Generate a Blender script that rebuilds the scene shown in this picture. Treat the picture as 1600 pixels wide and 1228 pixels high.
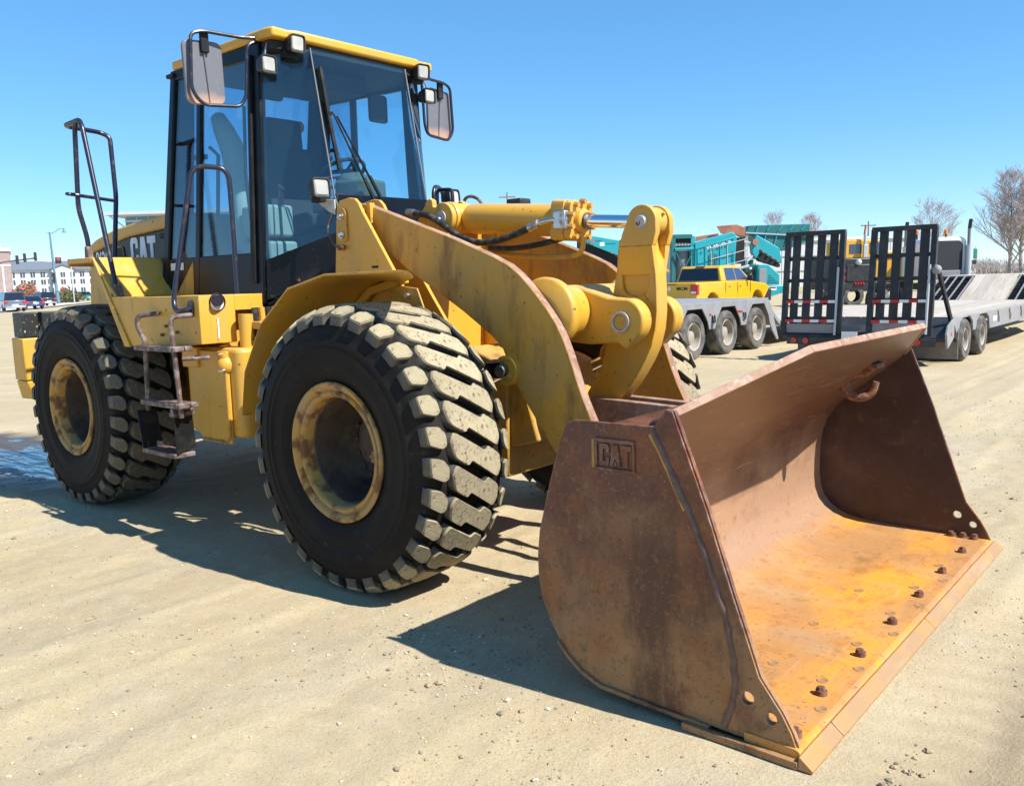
import bpy, bmesh, math, random
import numpy as np
from mathutils import Vector, Matrix
from mathutils.geometry import tessellate_polygon

# ------------------------------------------------------------------ camera, sky, sun, exposure
scene = bpy.context.scene
for o in list(bpy.data.objects): bpy.data.objects.remove(o)
COL = scene.collection
rad = math.radians
cam_data = bpy.data.cameras.new('camera')
cam_data.lens = 30.13; cam_data.sensor_width = 36.0; cam_data.clip_start = 0.05; cam_data.clip_end = 3000
cam = bpy.data.objects.new('camera', cam_data); COL.objects.link(cam)
_r = Vector((0.76142755, 0.64761773, -0.02862451)); _u = Vector((-0.06301104, 0.11788741, 0.99102582)); _f = Vector((-0.64518036, 0.7527907, -0.13056979))
M4 = Matrix.Identity(4)
for i in range(3):
    M4[i][0] = _r[i]; M4[i][1] = _u[i]; M4[i][2] = -_f[i]
M4[0][3], M4[1][3], M4[2][3] = 3.72006, -4.20042, 1.69327
cam.matrix_world = M4
scene.camera = cam
SUN_DIR = Vector((.997, 0.168, 1.118)).normalized()
sun_el = math.asin(SUN_DIR.z); sun_rot = math.atan2(SUN_DIR.x, SUN_DIR.y)
world = bpy.data.worlds.new('World'); scene.world = world; world.use_nodes = True
wn = world.node_tree.nodes; wl = world.node_tree.links
bg = wn['Background']; sky = wn.new('ShaderNodeTexSky'); sky.sky_type = 'NISHITA'; sky.sun_disc = False
sky.sun_elevation = sun_el; sky.sun_rotation = sun_rot
sky.altitude = 0; sky.air_density = 0.8; sky.dust_density = 0.0; sky.ozone_density = 10.0
gmn = wn.new('ShaderNodeGamma'); gmn.inputs[1].default_value = .70
hsv = wn.new('ShaderNodeHueSaturation'); hsv.inputs['Saturation'].default_value = 1.22; hsv.inputs['Hue'].default_value = .494
wl.new(sky.outputs[0], gmn.inputs[0]); wl.new(gmn.outputs[0], hsv.inputs['Color']); wl.new(hsv.outputs[0], bg.inputs[0]); bg.inputs[1].default_value = 0.15
sl = bpy.data.lights.new('sun', 'SUN'); sl.energy = 3.9; sl.angle = rad(0.53); sl.color = (1.0, 0.98, 0.945)
so = bpy.data.objects.new('sun', sl); COL.objects.link(so)
so.rotation_euler = SUN_DIR.to_track_quat('Z', 'Y').to_euler(); so.location = (8, 2, 9)
vs = scene.view_settings
vs.view_transform = 'Standard'; vs.look = 'None'; vs.gamma = 1; vs.use_curve_mapping = False; vs.exposure = 1.15

# ------------------------------------------------------------------ mesh helpers
RNG = random.Random(7)
def V(*a): return Vector(a)
def fillet(pts, r, n=5, closed=False):
    """round the corners of a 3D polyline with arcs"""
    P = [Vector(p) for p in pts]; out = []
    rng = range(len(P)) if closed else range(1, len(P) - 1)
    if not closed: out.append(P[0])
    for i in rng:
        a, b, c = P[i - 1], P[i], P[(i + 1) % len(P)]
        d1 = (a - b); d2 = (c - b); l1, l2 = d1.length, d2.length
        rr = min(r, l1 * .49, l2 * .49)
        p1 = b + d1.normalized() * rr; p2 = b + d2.normalized() * rr
        for k in range(n + 1):
            t = k / n
            out.append((1 - t) ** 2 * p1 + 2 * t * (1 - t) * b + t * t * p2)
    if not closed: out.append(P[-1])
    return out
def round2(prof, r, n=4):
    return [(p.x, p.y) for p in fillet([(a, b, 0) for a, b in prof], r, n, True)]
def arc(cx, cz, r, a0, a1, n=10):
    return [(cx + r * math.cos(rad(a0 + (a1 - a0) * k / n)), cz + r * math.sin(rad(a0 + (a1 - a0) * k / n))) for k in range(n + 1)]
class MB:
    def __init__(s, M=None): s.v = []; s.f = []; s.mi = []; s.M = M
    def add(s, vs, fs, mi=0):
        o = len(s.v)
        s.v.extend([(s.M @ Vector(p)) if s.M else Vector(p) for p in vs])
        for f in fs: s.f.append([i + o for i in f]); s.mi.append(mi)
        return s
    def hexa(s, p, mi=0):   # p: 4 bottom (ccw), 4 top
        return s.add(p, [(3, 2, 1, 0), (4, 5, 6, 7), (0, 1, 5, 4), (1, 2, 6, 5), (2, 3, 7, 6), (3, 0, 4, 7)], mi)
    def box(s, x0, x1, y0, y1, z0, z1, mi=0):
        return s.hexa([(x0, y0, z0), (x1, y0, z0), (x1, y1, z0), (x0, y1, z0), (x0, y0, z1), (x1, y0, z1), (x1, y1, z1), (x0, y1, z1)], mi)
    def cbox(s, c, d, R=None, mi=0):
        c = Vector(c); ps = []
        for z in (-.5, .5):
            for x, y in ((-.5, -.5), (.5, -.5), (.5, .5), (-.5, .5)):
                q = Vector((x * d[0], y * d[1], z * d[2])); ps.append(c + (R @ q if R else q))
        return s.hexa(ps, mi)
    def bar(s, a, b, w, h, up=(0, 0, 1), mi=0):
        a, b = Vector(a), Vector(b); d = (b - a).normalized(); u = Vector(up)
        sd = d.cross(u).normalized(); u = sd.cross(d).normalized()
        ps = []
        for p in (a, b):
            ps += [p - sd * w / 2 - u * h / 2, p + sd * w / 2 - u * h / 2, p + sd * w / 2 + u * h / 2, p - sd * w / 2 + u * h / 2]
        return s.hexa(ps, mi)
    def prism(s, prof, a, b, axis='y', holes=(), mi=0, mside=None):
        """extrude a 2D outline; axis y: (x,z); axis x: (y,z); axis z: (x,y)"""
        if mside is None: mside = mi
        def to3(p, t):
            if axis == 'y': return Vector((p[0], t, p[1]))
            if axis == 'x': return Vector((t, p[0], p[1]))
            return Vector((p[0], p[1], t))
        loops = [list(prof)] + [list(h) for h in holes]
        flat = [p for l in loops for p in l]; n = len(flat)
        vs = [to3(p, a) for p in flat] + [to3(p, b) for p in flat]
        fs = []; ms = []
        if holes:
            tris = tessellate_polygon([[Vector((p[0], p[1], 0)) for p in l] for l in loops])
            for t in tris: fs.append(tuple(t)); fs.append(tuple(i + n for i in t)); ms += [mi, mi]
        else:
            fs.append(tuple(range(n))); fs.append(tuple(range(n, 2 * n))); ms += [mi, mi]
        o = 0
        for l in loops:
            m = len(l)
            for i in range(m):
                j = (i + 1) % m
                fs.append((o + i, o + j, o + j + n, o + i + n)); ms.append(mside)
            o += m
        base = len(s.v); s.add(vs, fs); s.mi[-len(fs):] = ms
        return s
    def panel(s, q, t, mi=0):
        """quad (or n-gon) with thickness t along its normal"""
        q = [Vector(p) for p in q]; n = Vector((0, 0, 0))
        for i in range(len(q)): n += q[i].cross(q[(i + 1) % len(q)])
        n.normalize(); k = len(q)
        vs = [p - n * t / 2 for p in q] + [p + n * t / 2 for p in q]
        fs = [tuple(range(k - 1, -1, -1)), tuple(range(k, 2 * k))] + [(i, (i + 1) % k, (i + 1) % k + k, i + k) for i in range(k)]
        return s.add(vs, fs, mi)
    def tube(s, pts, r, n=10, mi=0, closed=False):
        P = [Vector(p) for p in pts]; m = len(P); rr = r if isinstance(r, (list, tuple)) else [r] * m
        T = []
        for i in range(m):
            if closed: d = P[(i + 1) % m] - P[i - 1]
            else: d = P[min(i + 1, m - 1)] - P[max(i - 1, 0)]
            T.append(d.normalized() if d.length > 1e-9 else Vector((0, 0, 1)))
        ref = Vector((0, 0, 1)) if abs(T[0].z) < .9 else Vector((1, 0, 0))
        u = T[0].cross(ref).normalized(); vs = []
        for i in range(m):
            u = (u - T[i] * u.dot(T[i])); u = u.normalized() if u.length > 1e-6 else T[i].orthogonal().normalized()
            w = T[i].cross(u)
            for k in range(n):
                a = 2 * math.pi * k / n
                vs.append(P[i] + (u * math.cos(a) + w * math.sin(a)) * rr[i])
        fs = []
        for i in range(m if closed else m - 1):
            for k in range(n):
                i2 = (i + 1) % m
                fs.append((i * n + k, i * n + (k + 1) % n, i2 * n + (k + 1) % n, i2 * n + k))
        if not closed: fs += [tuple(range(n - 1, -1, -1)), tuple((m - 1) * n + k for k in range(n))]
        return s.add(vs, fs, mi)
    def cyl(s, a, b, r, r2=None, n=20, mi=0):
        return s.tube([a, b], [r, r if r2 is None else r2], n, mi)
    def lathe(s, prof, c=(0, 0, 0), axis='y', n=48, mi=0, mis=None, closed=False):
        """prof: (radius, height along axis)"""
        c = Vector(c); vs = []; m = len(prof)
        for (r, h) in prof:
            for k in range(n):
                a = 2 * math.pi * k / n; ca, sa = r * math.cos(a), r * math.sin(a)
                q = {'y': (ca, h, sa), 'x': (h, ca, sa), 'z': (ca, sa, h)}[axis]
                vs.append(c + Vector(q))
        o = len(s.v); s.add(vs, [])
        for i in range(m if closed else m - 1):
            j = (i + 1) % m
            for k in range(n):
                s.f.append([o + i * n + k, o + i * n + (k + 1) % n, o + j * n + (k + 1) % n, o + j * n + k]); s.mi.append(mis[i] if mis else mi)
        return s
    def ball(s, c, r, n=12, sc=(1, 1, 1), mi=0):
        vs = []; m = n // 2
        for i in range(1, m):
            t = math.pi * i / m
            for k in range(n):
                a = 2 * math.pi * k / n
                vs.append((c[0] + sc[0] * r * math.sin(t) * math.cos(a), c[1] + sc[1] * r * math.sin(t) * math.sin(a), c[2] + sc[2] * r * math.cos(t)))
        vs += [(c[0], c[1], c[2] + sc[2] * r), (c[0], c[1], c[2] - sc[2] * r)]
        fs = []
        for i in range(m - 2):
            for k in range(n): fs.append((i * n + k, (i + 1) * n + k, (i + 1) * n + (k + 1) % n, i * n + (k + 1) % n))
        t, b = len(vs) - 2, len(vs) - 1
        for k in range(n):
            fs.append((t, k, (k + 1) % n)); fs.append((b, (m - 2) * n + (k + 1) % n, (m - 2) * n + k))
        return s.add(vs, fs, mi)
    def mirror_y(s):
        o = len(s.v); n = len(s.f)
        s.v += [Vector((p.x, -p.y, p.z)) for p in s.v[:o]]
        s.f += [[i + o for i in reversed(f)] for f in s.f[:n]]; s.mi += s.mi[:n]
        return s
    def mesh(s, name, mats, smooth=35, recalc=True):
        me = bpy.data.meshes.new(name)
        me.from_pydata([tuple(p) for p in s.v], [], s.f)
        if not isinstance(mats, (list, tuple)): mats = [mats]
        for m in mats: me.materials.append(MAT[m] if isinstance(m, str) else m)
        if len(mats) > 1: me.polygons.foreach_set('material_index', s.mi)
        if recalc:
            bm = bmesh.new(); bm.from_mesh(me); bmesh.ops.recalc_face_normals(bm, faces=bm.faces); bm.to_mesh(me); bm.free()
        if smooth:
            me.polygons.foreach_set('use_smooth', [True] * len(me.polygons)); me.set_sharp_from_angle(angle=rad(smooth))
        me.update(); return me
    def build(s, name, mats, parent=None, bevel=0, smooth=35, seg=2):
        o = bpy.data.objects.new(name, s.mesh(name, mats, smooth)); COL.objects.link(o)
        if parent is not None: o.parent = parent
        if bevel:
            b = o.modifiers.new('edge', 'BEVEL'); b.width = bevel; b.segments = seg; b.limit_method = 'ANGLE'; b.angle_limit = rad(40); b.use_clamp_overlap = True
        return o
def tag(o, label=None, cat=None, group=None, kind=None):
    if label: o['label'] = label
    if cat: o['category'] = cat
    if group: o['group'] = group
    if kind: o['kind'] = kind
    return o
def empty(name, loc=(0, 0, 0), rz=0, label=None, cat=None, group=None):
    o = bpy.data.objects.new(name, None); COL.objects.link(o); o.location = loc; o.rotation_euler = (0, 0, rz)
    return tag(o, label, cat, group)
def inst(me, name, parent, M=None):
    o = bpy.data.objects.new(name, me); COL.objects.link(o); o.parent = parent
    if M is not None: o.matrix_local = M
    return o
def copy_tree(o, parent=None):
    c = o.copy(); COL.objects.link(c); c.parent = parent
    for ch in list(o.children): copy_tree(ch, c)
    return c
def text_mesh(txt, size, depth, xs=1.0, bold=0.0):
    cu = bpy.data.curves.new('lettering', 'FONT'); cu.body = txt; cu.size = size; cu.extrude = depth; cu.offset = bold
    cu.align_x = 'CENTER'; cu.align_y = 'CENTER'; cu.resolution_u = 3
    o = bpy.data.objects.new('lettering', cu); COL.objects.link(o)
    dg = bpy.context.evaluated_depsgraph_get(); dg.update()
    me = bpy.data.meshes.new_from_object(o.evaluated_get(dg))
    bpy.data.objects.remove(o); me.transform(Matrix.Diagonal((xs, 1, 1, 1)))
    return me
def lettering(name, txt, size, mat, parent, origin, xdir, updir, depth=.002, xs=1.0, bold=0.0):
    me = text_mesh(txt, size, depth, xs, bold); x = Vector(xdir).normalized(); y = Vector(updir).normalized(); z = x.cross(y)
    M = Matrix((( x.x, y.x, z.x, origin[0]), (x.y, y.y, z.y, origin[1]), (x.z, y.z, z.z, origin[2]), (0, 0, 0, 1)))
    me.transform(M); me.materials.clear(); me.materials.append(MAT[mat])
    o = bpy.data.objects.new(name, me); COL.objects.link(o); o.parent = parent
    return o

# ------------------------------------------------------------------ materials
MAT = {}
def mat(name, col, rough=.5, metal=0.0, layers=(), bump=None, spec=.5, coat=0, jitter=0.0, coords='Object'):
    m = bpy.data.materials.new(name); m.use_nodes = True; nt = m.node_tree; N = nt.nodes; L = nt.links
    b = N['Principled BSDF']; MAT[name] = m
    b.inputs['Roughness'].default_value = rough; b.inputs['Metallic'].default_value = metal
    b.inputs['Specular IOR Level'].default_value = spec; b.inputs['Coat Weight'].default_value = coat; b.inputs['Coat Roughness'].default_value = .15
    tc = N.new('ShaderNodeTexCoord')
    cur = None; rcur = None
    def rgb(c):
        n = N.new('ShaderNodeRGB'); n.outputs[0].default_value = (*c, 1); return n.outputs[0]
    cur = rgb(col)
    if jitter:
        oi = N.new('ShaderNodeObjectInfo'); mr = N.new('ShaderNodeMapRange'); mr.inputs[3].default_value = 1 - jitter; mr.inputs[4].default_value = 1 + jitter
        L.new(oi.outputs['Random'], mr.inputs[0]); h = N.new('ShaderNodeHueSaturation'); L.new(mr.outputs[0], h.inputs['Value']); L.new(cur, h.inputs['Color']); cur = h.outputs[0]
    for ly in layers:
        src = tc.outputs[coords]
        st = ly.get('st', (1, 1, 1)); mp = N.new('ShaderNodeMapping'); mp.inputs['Scale'].default_value = st
        mp.inputs['Location'].default_value = ly.get('off', (0, 0, 0)); mp.inputs['Rotation'].default_value = ly.get('rot', (0, 0, 0))
        L.new(src, mp.inputs[0])
        if ly.get('kind') == 'vor':
            t = N.new('ShaderNodeTexVoronoi'); t.inputs['Scale'].default_value = ly['s']; fac = t.outputs['Distance']
        elif ly.get('kind') == 'grad':
            sp = N.new('ShaderNodeSeparateXYZ'); L.new(src, sp.inputs[0])
            nz = N.new('ShaderNodeTexNoise'); nz.inputs['Scale'].default_value = ly.get('s', 4); nz.inputs['Detail'].default_value = 5; L.new(mp.outputs[0], nz.inputs[0])
            ad = N.new('ShaderNodeMath'); ad.operation = 'MULTIPLY_ADD'; ad.inputs[1].default_value = ly.get('wob', .3)
            L.new(nz.outputs[0], ad.inputs[0]); L.new(sp.outputs[ly.get('ax', 2)], ad.inputs[2]); fac = ad.outputs[0]; t = None
        elif ly.get('kind') == 'up':
            g = N.new('ShaderNodeNewGeometry'); sp = N.new('ShaderNodeSeparateXYZ'); L.new(g.outputs['Normal'], sp.inputs[0])
            nz = N.new('ShaderNodeTexNoise'); nz.inputs['Scale'].default_value = ly.get('s', 6); nz.inputs['Detail'].default_value = 6; L.new(mp.outputs[0], nz.inputs[0])
            ad = N.new('ShaderNodeMath'); ad.operation = 'MULTIPLY_ADD'; ad.inputs[1].default_value = ly.get('wob', 1.0)
            L.new(nz.outputs[0], ad.inputs[0]); L.new(sp.outputs[2], ad.inputs[2]); fac = ad.outputs[0]; t = None
        else:
            t = N.new('ShaderNodeTexNoise'); t.inputs['Scale'].default_value = ly['s']; t.inputs['Detail'].default_value = ly.get('d', 6); t.inputs['Roughness'].default_value = ly.get('ro', .6); t.inputs['Distortion'].default_value = ly.get('dist', 0); fac = t.outputs[0]
        if t is not None: L.new(mp.outputs[0], t.inputs[0])
        mr = N.new('ShaderNodeMapRange'); mr.inputs[1].default_value = ly['lo']; mr.inputs[2].default_value = ly['hi']; mr.inputs[4].default_value = ly.get('amt', 1.0)
        L.new(fac, mr.inputs[0])
        mx = N.new('ShaderNodeMix'); mx.data_type = 'RGBA'; L.new(mr.outputs[0], mx.inputs[0]); L.new(cur, mx.inputs[6]); mx.inputs[7].default_value = (*ly['c'], 1)
        cur = mx.outputs[2]
        if 'r' in ly:
            mf = N.new('ShaderNodeMix'); L.new(mr.outputs[0], mf.inputs[0])
            if rcur is None: mf.inputs[2].default_value = rough
            else: L.new(rcur, mf.inputs[2])
            mf.inputs[3].default_value = ly['r']; rcur = mf.outputs[0]
    L.new(cur, b.inputs['Base Color'])
    if rcur is not None: L.new(rcur, b.inputs['Roughness'])
    if bump:
        prev = None
        for (sc, st, dist) in bump:
            if sc < 0:
                t = N.new('ShaderNodeTexVoronoi'); t.inputs['Scale'].default_value = -sc; t.inputs['Randomness'].default_value = 1; L.new(tc.outputs[coords], t.inputs[0])
            else:
                t = N.new('ShaderNodeTexNoise'); t.inputs['Scale'].default_value = sc; t.inputs['Detail'].default_value = 7; t.inputs['Roughness'].default_value = .65; L.new(tc.outputs[coords], t.inputs[0])
            bp = N.new('ShaderNodeBump'); bp.inputs['Strength'].default_value = st; bp.inputs['Distance'].default_value = dist; bp.invert = sc < 0; L.new(t.outputs[0], bp.inputs['Height'])
            if prev: L.new(prev, bp.inputs['Normal'])
            prev = bp.outputs[0]
        L.new(prev, b.inputs['Normal'])
    return m
def edge_wear(name, col, radius=.012, amt=.9, rough=.7):
    """paint rubbed off along real edges, broken up by noise"""
    nt = MAT[name].node_tree; N = nt.nodes; L = nt.links; b = N['Principled BSDF']; src = b.inputs['Base Color'].links[0].from_socket
    bv = N.new('ShaderNodeBevel'); bv.samples = 4; bv.inputs[0].default_value = radius; g = N.new('ShaderNodeNewGeometry')
    d = N.new('ShaderNodeVectorMath'); d.operation = 'DOT_PRODUCT'; L.new(bv.outputs[0], d.inputs[0]); L.new(g.outputs['Normal'], d.inputs[1])
    mr = N.new('ShaderNodeMapRange'); mr.inputs[1].default_value = .985; mr.inputs[2].default_value = .80; L.new(d.outputs['Value'], mr.inputs[0])
    tc = N.new('ShaderNodeTexCoord'); nz = N.new('ShaderNodeTexNoise'); nz.inputs['Scale'].default_value = 22; nz.inputs['Detail'].default_value = 6; L.new(tc.outputs['Object'], nz.inputs[0])
    m2 = N.new('ShaderNodeMapRange'); m2.inputs[1].default_value = .46; m2.inputs[2].default_value = .60; m2.inputs[4].default_value = amt; L.new(nz.outputs[0], m2.inputs[0])
    mu = N.new('ShaderNodeMath'); mu.operation = 'MULTIPLY'; L.new(mr.outputs[0], mu.inputs[0]); L.new(m2.outputs[0], mu.inputs[1])
    mx = N.new('ShaderNodeMix'); mx.data_type = 'RGBA'; L.new(mu.outputs[0], mx.inputs[0]); L.new(src, mx.inputs[6]); mx.inputs[7].default_value = (*col, 1); L.new(mx.outputs[2], b.inputs['Base Color'])
def glass(name, tint, rough=.02, dirt=.06, refl=1.0, dirtcol=(.5, .47, .4)):
    m = bpy.data.materials.new(name); m.use_nodes = True; nt = m.node_tree; N = nt.nodes; L = nt.links; N.clear(); MAT[name] = m
    out = N.new('ShaderNodeOutputMaterial'); tr = N.new('ShaderNodeBsdfTransparent'); tr.inputs[0].default_value = (*tint, 1)
    gl = N.new('ShaderNodeBsdfGlossy'); gl.inputs['Roughness'].default_value = rough; gl.inputs['Color'].default_value = (refl, refl, refl, 1)
    lw = N.new('ShaderNodeLayerWeight'); lw.inputs[0].default_value = .5
    pw = N.new('ShaderNodeMath'); pw.operation = 'POWER'; pw.inputs[1].default_value = 4.5; L.new(lw.outputs['Facing'], pw.inputs[0])
    fr = N.new('ShaderNodeMath'); fr.operation = 'MULTIPLY_ADD'; fr.inputs[1].default_value = .9; fr.inputs[2].default_value = .06; L.new(pw.outputs[0], fr.inputs[0])
    mx = N.new('ShaderNodeMixShader'); L.new(fr.outputs[0], mx.inputs[0]); L.new(tr.outputs[0], mx.inputs[1]); L.new(gl.outputs[0], mx.inputs[2])
    df = N.new('ShaderNodeBsdfDiffuse'); df.inputs[0].default_value = (*dirtcol, 1)
    tc = N.new('ShaderNodeTexCoord'); nz = N.new('ShaderNodeTexNoise'); nz.inputs['Scale'].default_value = 3; nz.inputs['Detail'].default_value = 8; L.new(tc.outputs['Object'], nz.inputs[0])
    mr = N.new('ShaderNodeMapRange'); mr.inputs[1].default_value = .35; mr.inputs[2].default_value = .8; mr.inputs[3].default_value = dirt * .3; mr.inputs[4].default_value = dirt * 1.6; L.new(nz.outputs[0], mr.inputs[0])
    m2 = N.new('ShaderNodeMixShader'); L.new(mr.outputs[0], m2.inputs[0]); L.new(mx.outputs[0], m2.inputs[1]); L.new(df.outputs[0], m2.inputs[2])
    L.new(m2.outputs[0], out.inputs[0])
    return m

DUST = (.42, .34, .22)
YEL = (.64, .335, .034)
mat('yellow', YEL, .42, layers=[dict(c=(.56, .28, .03), s=1.3, lo=.4, hi=.7, amt=.6), dict(c=(.40, .28, .12), s=4, st=(1, 1, .45), lo=.50, hi=.76, amt=.55, r=.75), dict(c=(.24, .15, .06), s=9, st=(1, 1, .22), lo=.60, hi=.74, amt=.6, r=.8), dict(kind='up', c=DUST, s=9, lo=1.2, hi=1.7, amt=.6, r=.85), dict(c=(.13, .055, .025), s=24, lo=.655, hi=.70, amt=.9, r=.85), dict(c=(.60, .42, .16), s=50, st=(.15, 1, 1), lo=.68, hi=.72, amt=.5)], bump=[(40, .08, .004), (3, .08, .01)])
mat('yellow_worn', (.56, .285, .034), .5, layers=[dict(c=(.36, .25, .10), s=2.6, lo=.42, hi=.7, amt=.7, r=.8), dict(c=(.17, .08, .03), s=6, st=(1, 1, .28), lo=.52, hi=.70, amt=.8, r=.85), dict(kind='grad', c=(.22, .11, .04), s=6, wob=.9, lo=1.42, hi=1.05, amt=.25, r=.8), dict(c=(.10, .05, .025), s=30, lo=.64, hi=.7, amt=.9, r=.85)], bump=[(50, .12, .004)])
edge_wear('yellow', (.20, .10, .045)); edge_wear('yellow_worn', (.20, .10, .045))
mat('yellow_rim', (.46, .245, .045), .6, layers=[dict(c=(.34, .25, .15), s=5, lo=.42, hi=.64, amt=.7, r=.85), dict(c=(.15, .06, .022), s=9, lo=.49, hi=.60, amt=.9, r=.9)], bump=[(45, .25, .006)])
mat('rust_edge', (.36, .215, .145), .7, layers=[dict(c=(.22, .10, .05), s=9, lo=.42, hi=.66), dict(c=(.50, .40, .34), s=26, lo=.55, hi=.7, amt=.7)], bump=[(60, .2, .004)])
mat('black_paint', (.004, .0055, .009), .34, spec=.22, layers=[dict(c=(.06, .05, .036), s=5, lo=.52, hi=.85, amt=.4, r=.7), dict(c=(.2, .16, .1), s=40, lo=.66, hi=.74, amt=.5, r=.8)], bump=[(60, .06, .003)])
mat('black_chipped', (.018, .018, .02), .5, layers=[dict(c=(.55, .42, .16), s=26, lo=.62, hi=.66, r=.7)], bump=[(40, .1, .004)])
mat('black_plastic', (.008, .008, .009), .55, spec=.25, layers=[dict(c=(.09, .08, .06), s=8, lo=.5, hi=.8, amt=.4)], bump=[(80, .1, .002)])
mat('rail_paint', (.016, .016, .030), .30, layers=[dict(c=(.085, .055, .04), s=14, lo=.56, hi=.70, amt=.7, r=.7), dict(c=(.16, .15, .15), s=45, lo=.64, hi=.70, amt=.5)], bump=[(70, .12, .002)])
mat('rail_rust', (.10, .055, .04), .6, layers=[dict(c=(.24, .20, .18), s=20, lo=.45, hi=.6, amt=.8, r=.45), dict(c=(.045, .035, .035), s=9, lo=.5, hi=.62, amt=.8)], bump=[(60, .2, .003)])
mat('rubber_side', (.007, .0055, .0047), .7, spec=.2, layers=[dict(c=(.030, .022, .016), s=2.2, lo=.38, hi=.8, amt=.8, r=.8), dict(c=(.13, .115, .09), s=14, lo=.6, hi=.85, amt=.35, r=.9)], bump=[(30, .12, .004), (150, .15, .001)])
mat('tread_gap', (.026, .025, .024), .5, layers=[dict(c=(.22, .18, .115), s=8, lo=.44, hi=.68, amt=.75, r=.9)], bump=[(60, .2, .004)])
mat('tread_dust', (.35, .285, .17), .92, layers=[dict(c=(.19, .15, .09), s=9, lo=.42, hi=.7, amt=.75), dict(c=(.035, .03, .025), s=50, lo=.57, hi=.66, amt=.85), dict(c=(.38, .32, .21), s=24, lo=.6, hi=.75, amt=.5)], bump=[(45, .5, .008), (160, .4, .003)], jitter=.12)
mat('tread_olive', (.15, .13, .088), .8, layers=[dict(c=(.06, .052, .04), s=7, lo=.42, hi=.66, amt=.8), dict(c=(.3, .26, .18), s=30, lo=.58, hi=.7, amt=.5)], bump=[(45, .3, .005)], jitter=.15)
mat('chrome', (.9, .9, .92), .08, 1.0, layers=[dict(c=(.75, .66, .5), s=8, st=(.3, 1, 1), lo=.55, hi=.7, amt=.4)])
mat('steel', (.55, .54, .52), .35, 1.0, layers=[dict(c=(.25, .13, .07), s=16, lo=.5, hi=.66, amt=.8, r=.8)])
mat('pin_grey', (.45, .43, .40), .5, .3, layers=[dict(c=(.3, .2, .1), s=14, lo=.5, hi=.7, amt=.6, r=.8)])
mat('hose', (.012, .012, .012), .5, layers=[dict(c=(.16, .14, .1), s=18, lo=.5, hi=.68, amt=.6, r=.9)], bump=[(120, .2, .002)])
mat('bucket_out', (.112, .029, .017), .42, layers=[
    dict(c=(.17, .058, .026), s=3.0, lo=.45, hi=.60, amt=.5, r=.65),
    dict(kind='grad', c=(.36, .185, .072), s=2.0, wob=1.3, lo=1.34, hi=.90, amt=.88, r=.6),
    dict(c=(.30, .100, .022), s=3.4, lo=.48, hi=.64, amt=.6, r=.8), dict(c=(.060, .016, .010), s=2.3, st=(1.2, 1, .35), lo=.50, hi=.60, amt=.85, r=.40), dict(c=(.30, .19, .095), s=5.0, st=(1, 1, .5), lo=.54, hi=.70, amt=.45, r=.8),
    dict(c=(.055, .022, .013), s=13, lo=.56, hi=.70, amt=.5), dict(c=(.30, .15, .06), s=34, lo=.55, hi=.66, amt=.35), dict(c=(.045, .02, .014), s=70, lo=.58, hi=.66, amt=.6), dict(c=(.42, .30, .18), s=95, lo=.63, hi=.69, amt=.6)], bump=[(9, .15, .01), (40, .3, .004), (120, .3, .002)])
mat('bucket_in', (.46, .22, .07), .42, layers=[
    dict(c=(.70, .27, .016), s=1.3, st=(1.6, .6, 1), off=(.3, .4, 0), lo=.46, hi=.58, amt=.92, r=.7), dict(c=(.44, .27, .13), s=2.8, st=(.6, 1, 1), lo=.48, hi=.64, amt=.8, r=.42), dict(c=(.36, .145, .04), s=8, lo=.54, hi=.66, amt=.6),
    dict(kind='grad', c=(.32, .19, .115), s=3, wob=.09, lo=.10, hi=.17, amt=.95, r=.38),
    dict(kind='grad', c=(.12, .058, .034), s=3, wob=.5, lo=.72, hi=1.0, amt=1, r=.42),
    dict(c=(.11, .048, .032), s=2.4, st=(1, .5, 1), lo=.54, hi=.68, amt=.6, r=.36), dict(c=(.26, .11, .04), s=17, lo=.58, hi=.68, amt=.55), dict(c=(.50, .36, .24), s=45, st=(1.4, .06, 1), rot=(0, 0, .35), lo=.60, hi=.70, amt=.35), dict(c=(.50, .38, .27), s=60, st=(.05, 1.4, .3), rot=(0, 0, .12), lo=.62, hi=.70, amt=.35), dict(c=(.06, .026, .018), s=60, lo=.62, hi=.68, amt=.6)], bump=[(6, .10, .008), (60, .2, .003)])
mat('bucket_floor', (.40, .19, .06), .55, layers=[
    dict(c=(.66, .255, .018), s=1.15, st=(1.5, .7, 1), off=(.3, .4, 0), lo=.47, hi=.60, amt=.95, r=.8), dict(c=(.42, .26, .12), s=2.6, st=(.5, 1, 1), lo=.46, hi=.66, amt=.8, r=.45),
    dict(c=(.52, .21, .04), s=7, lo=.52, hi=.70, amt=.6), dict(c=(.24, .10, .035), s=15, lo=.57, hi=.7, amt=.6), dict(c=(.54, .40, .24), s=22, st=(1, .12, 1), rot=(0, 0, .6), lo=.62, hi=.72, amt=.5)], bump=[(8, .12, .008), (70, .3, .003)])
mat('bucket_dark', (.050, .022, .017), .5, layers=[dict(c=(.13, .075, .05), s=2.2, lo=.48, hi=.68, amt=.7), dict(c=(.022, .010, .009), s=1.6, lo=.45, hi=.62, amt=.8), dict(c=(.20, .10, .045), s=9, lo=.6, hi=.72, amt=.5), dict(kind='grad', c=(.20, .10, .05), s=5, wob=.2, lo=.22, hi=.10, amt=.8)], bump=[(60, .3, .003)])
mat('weld', (.15, .080, .058), .42, layers=[dict(c=(.09, .045, .035), s=20, lo=.45, hi=.65)], bump=[(70, .4, .004)])
edge_wear('bucket_out', (.34, .25, .19), .014, .8)
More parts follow.
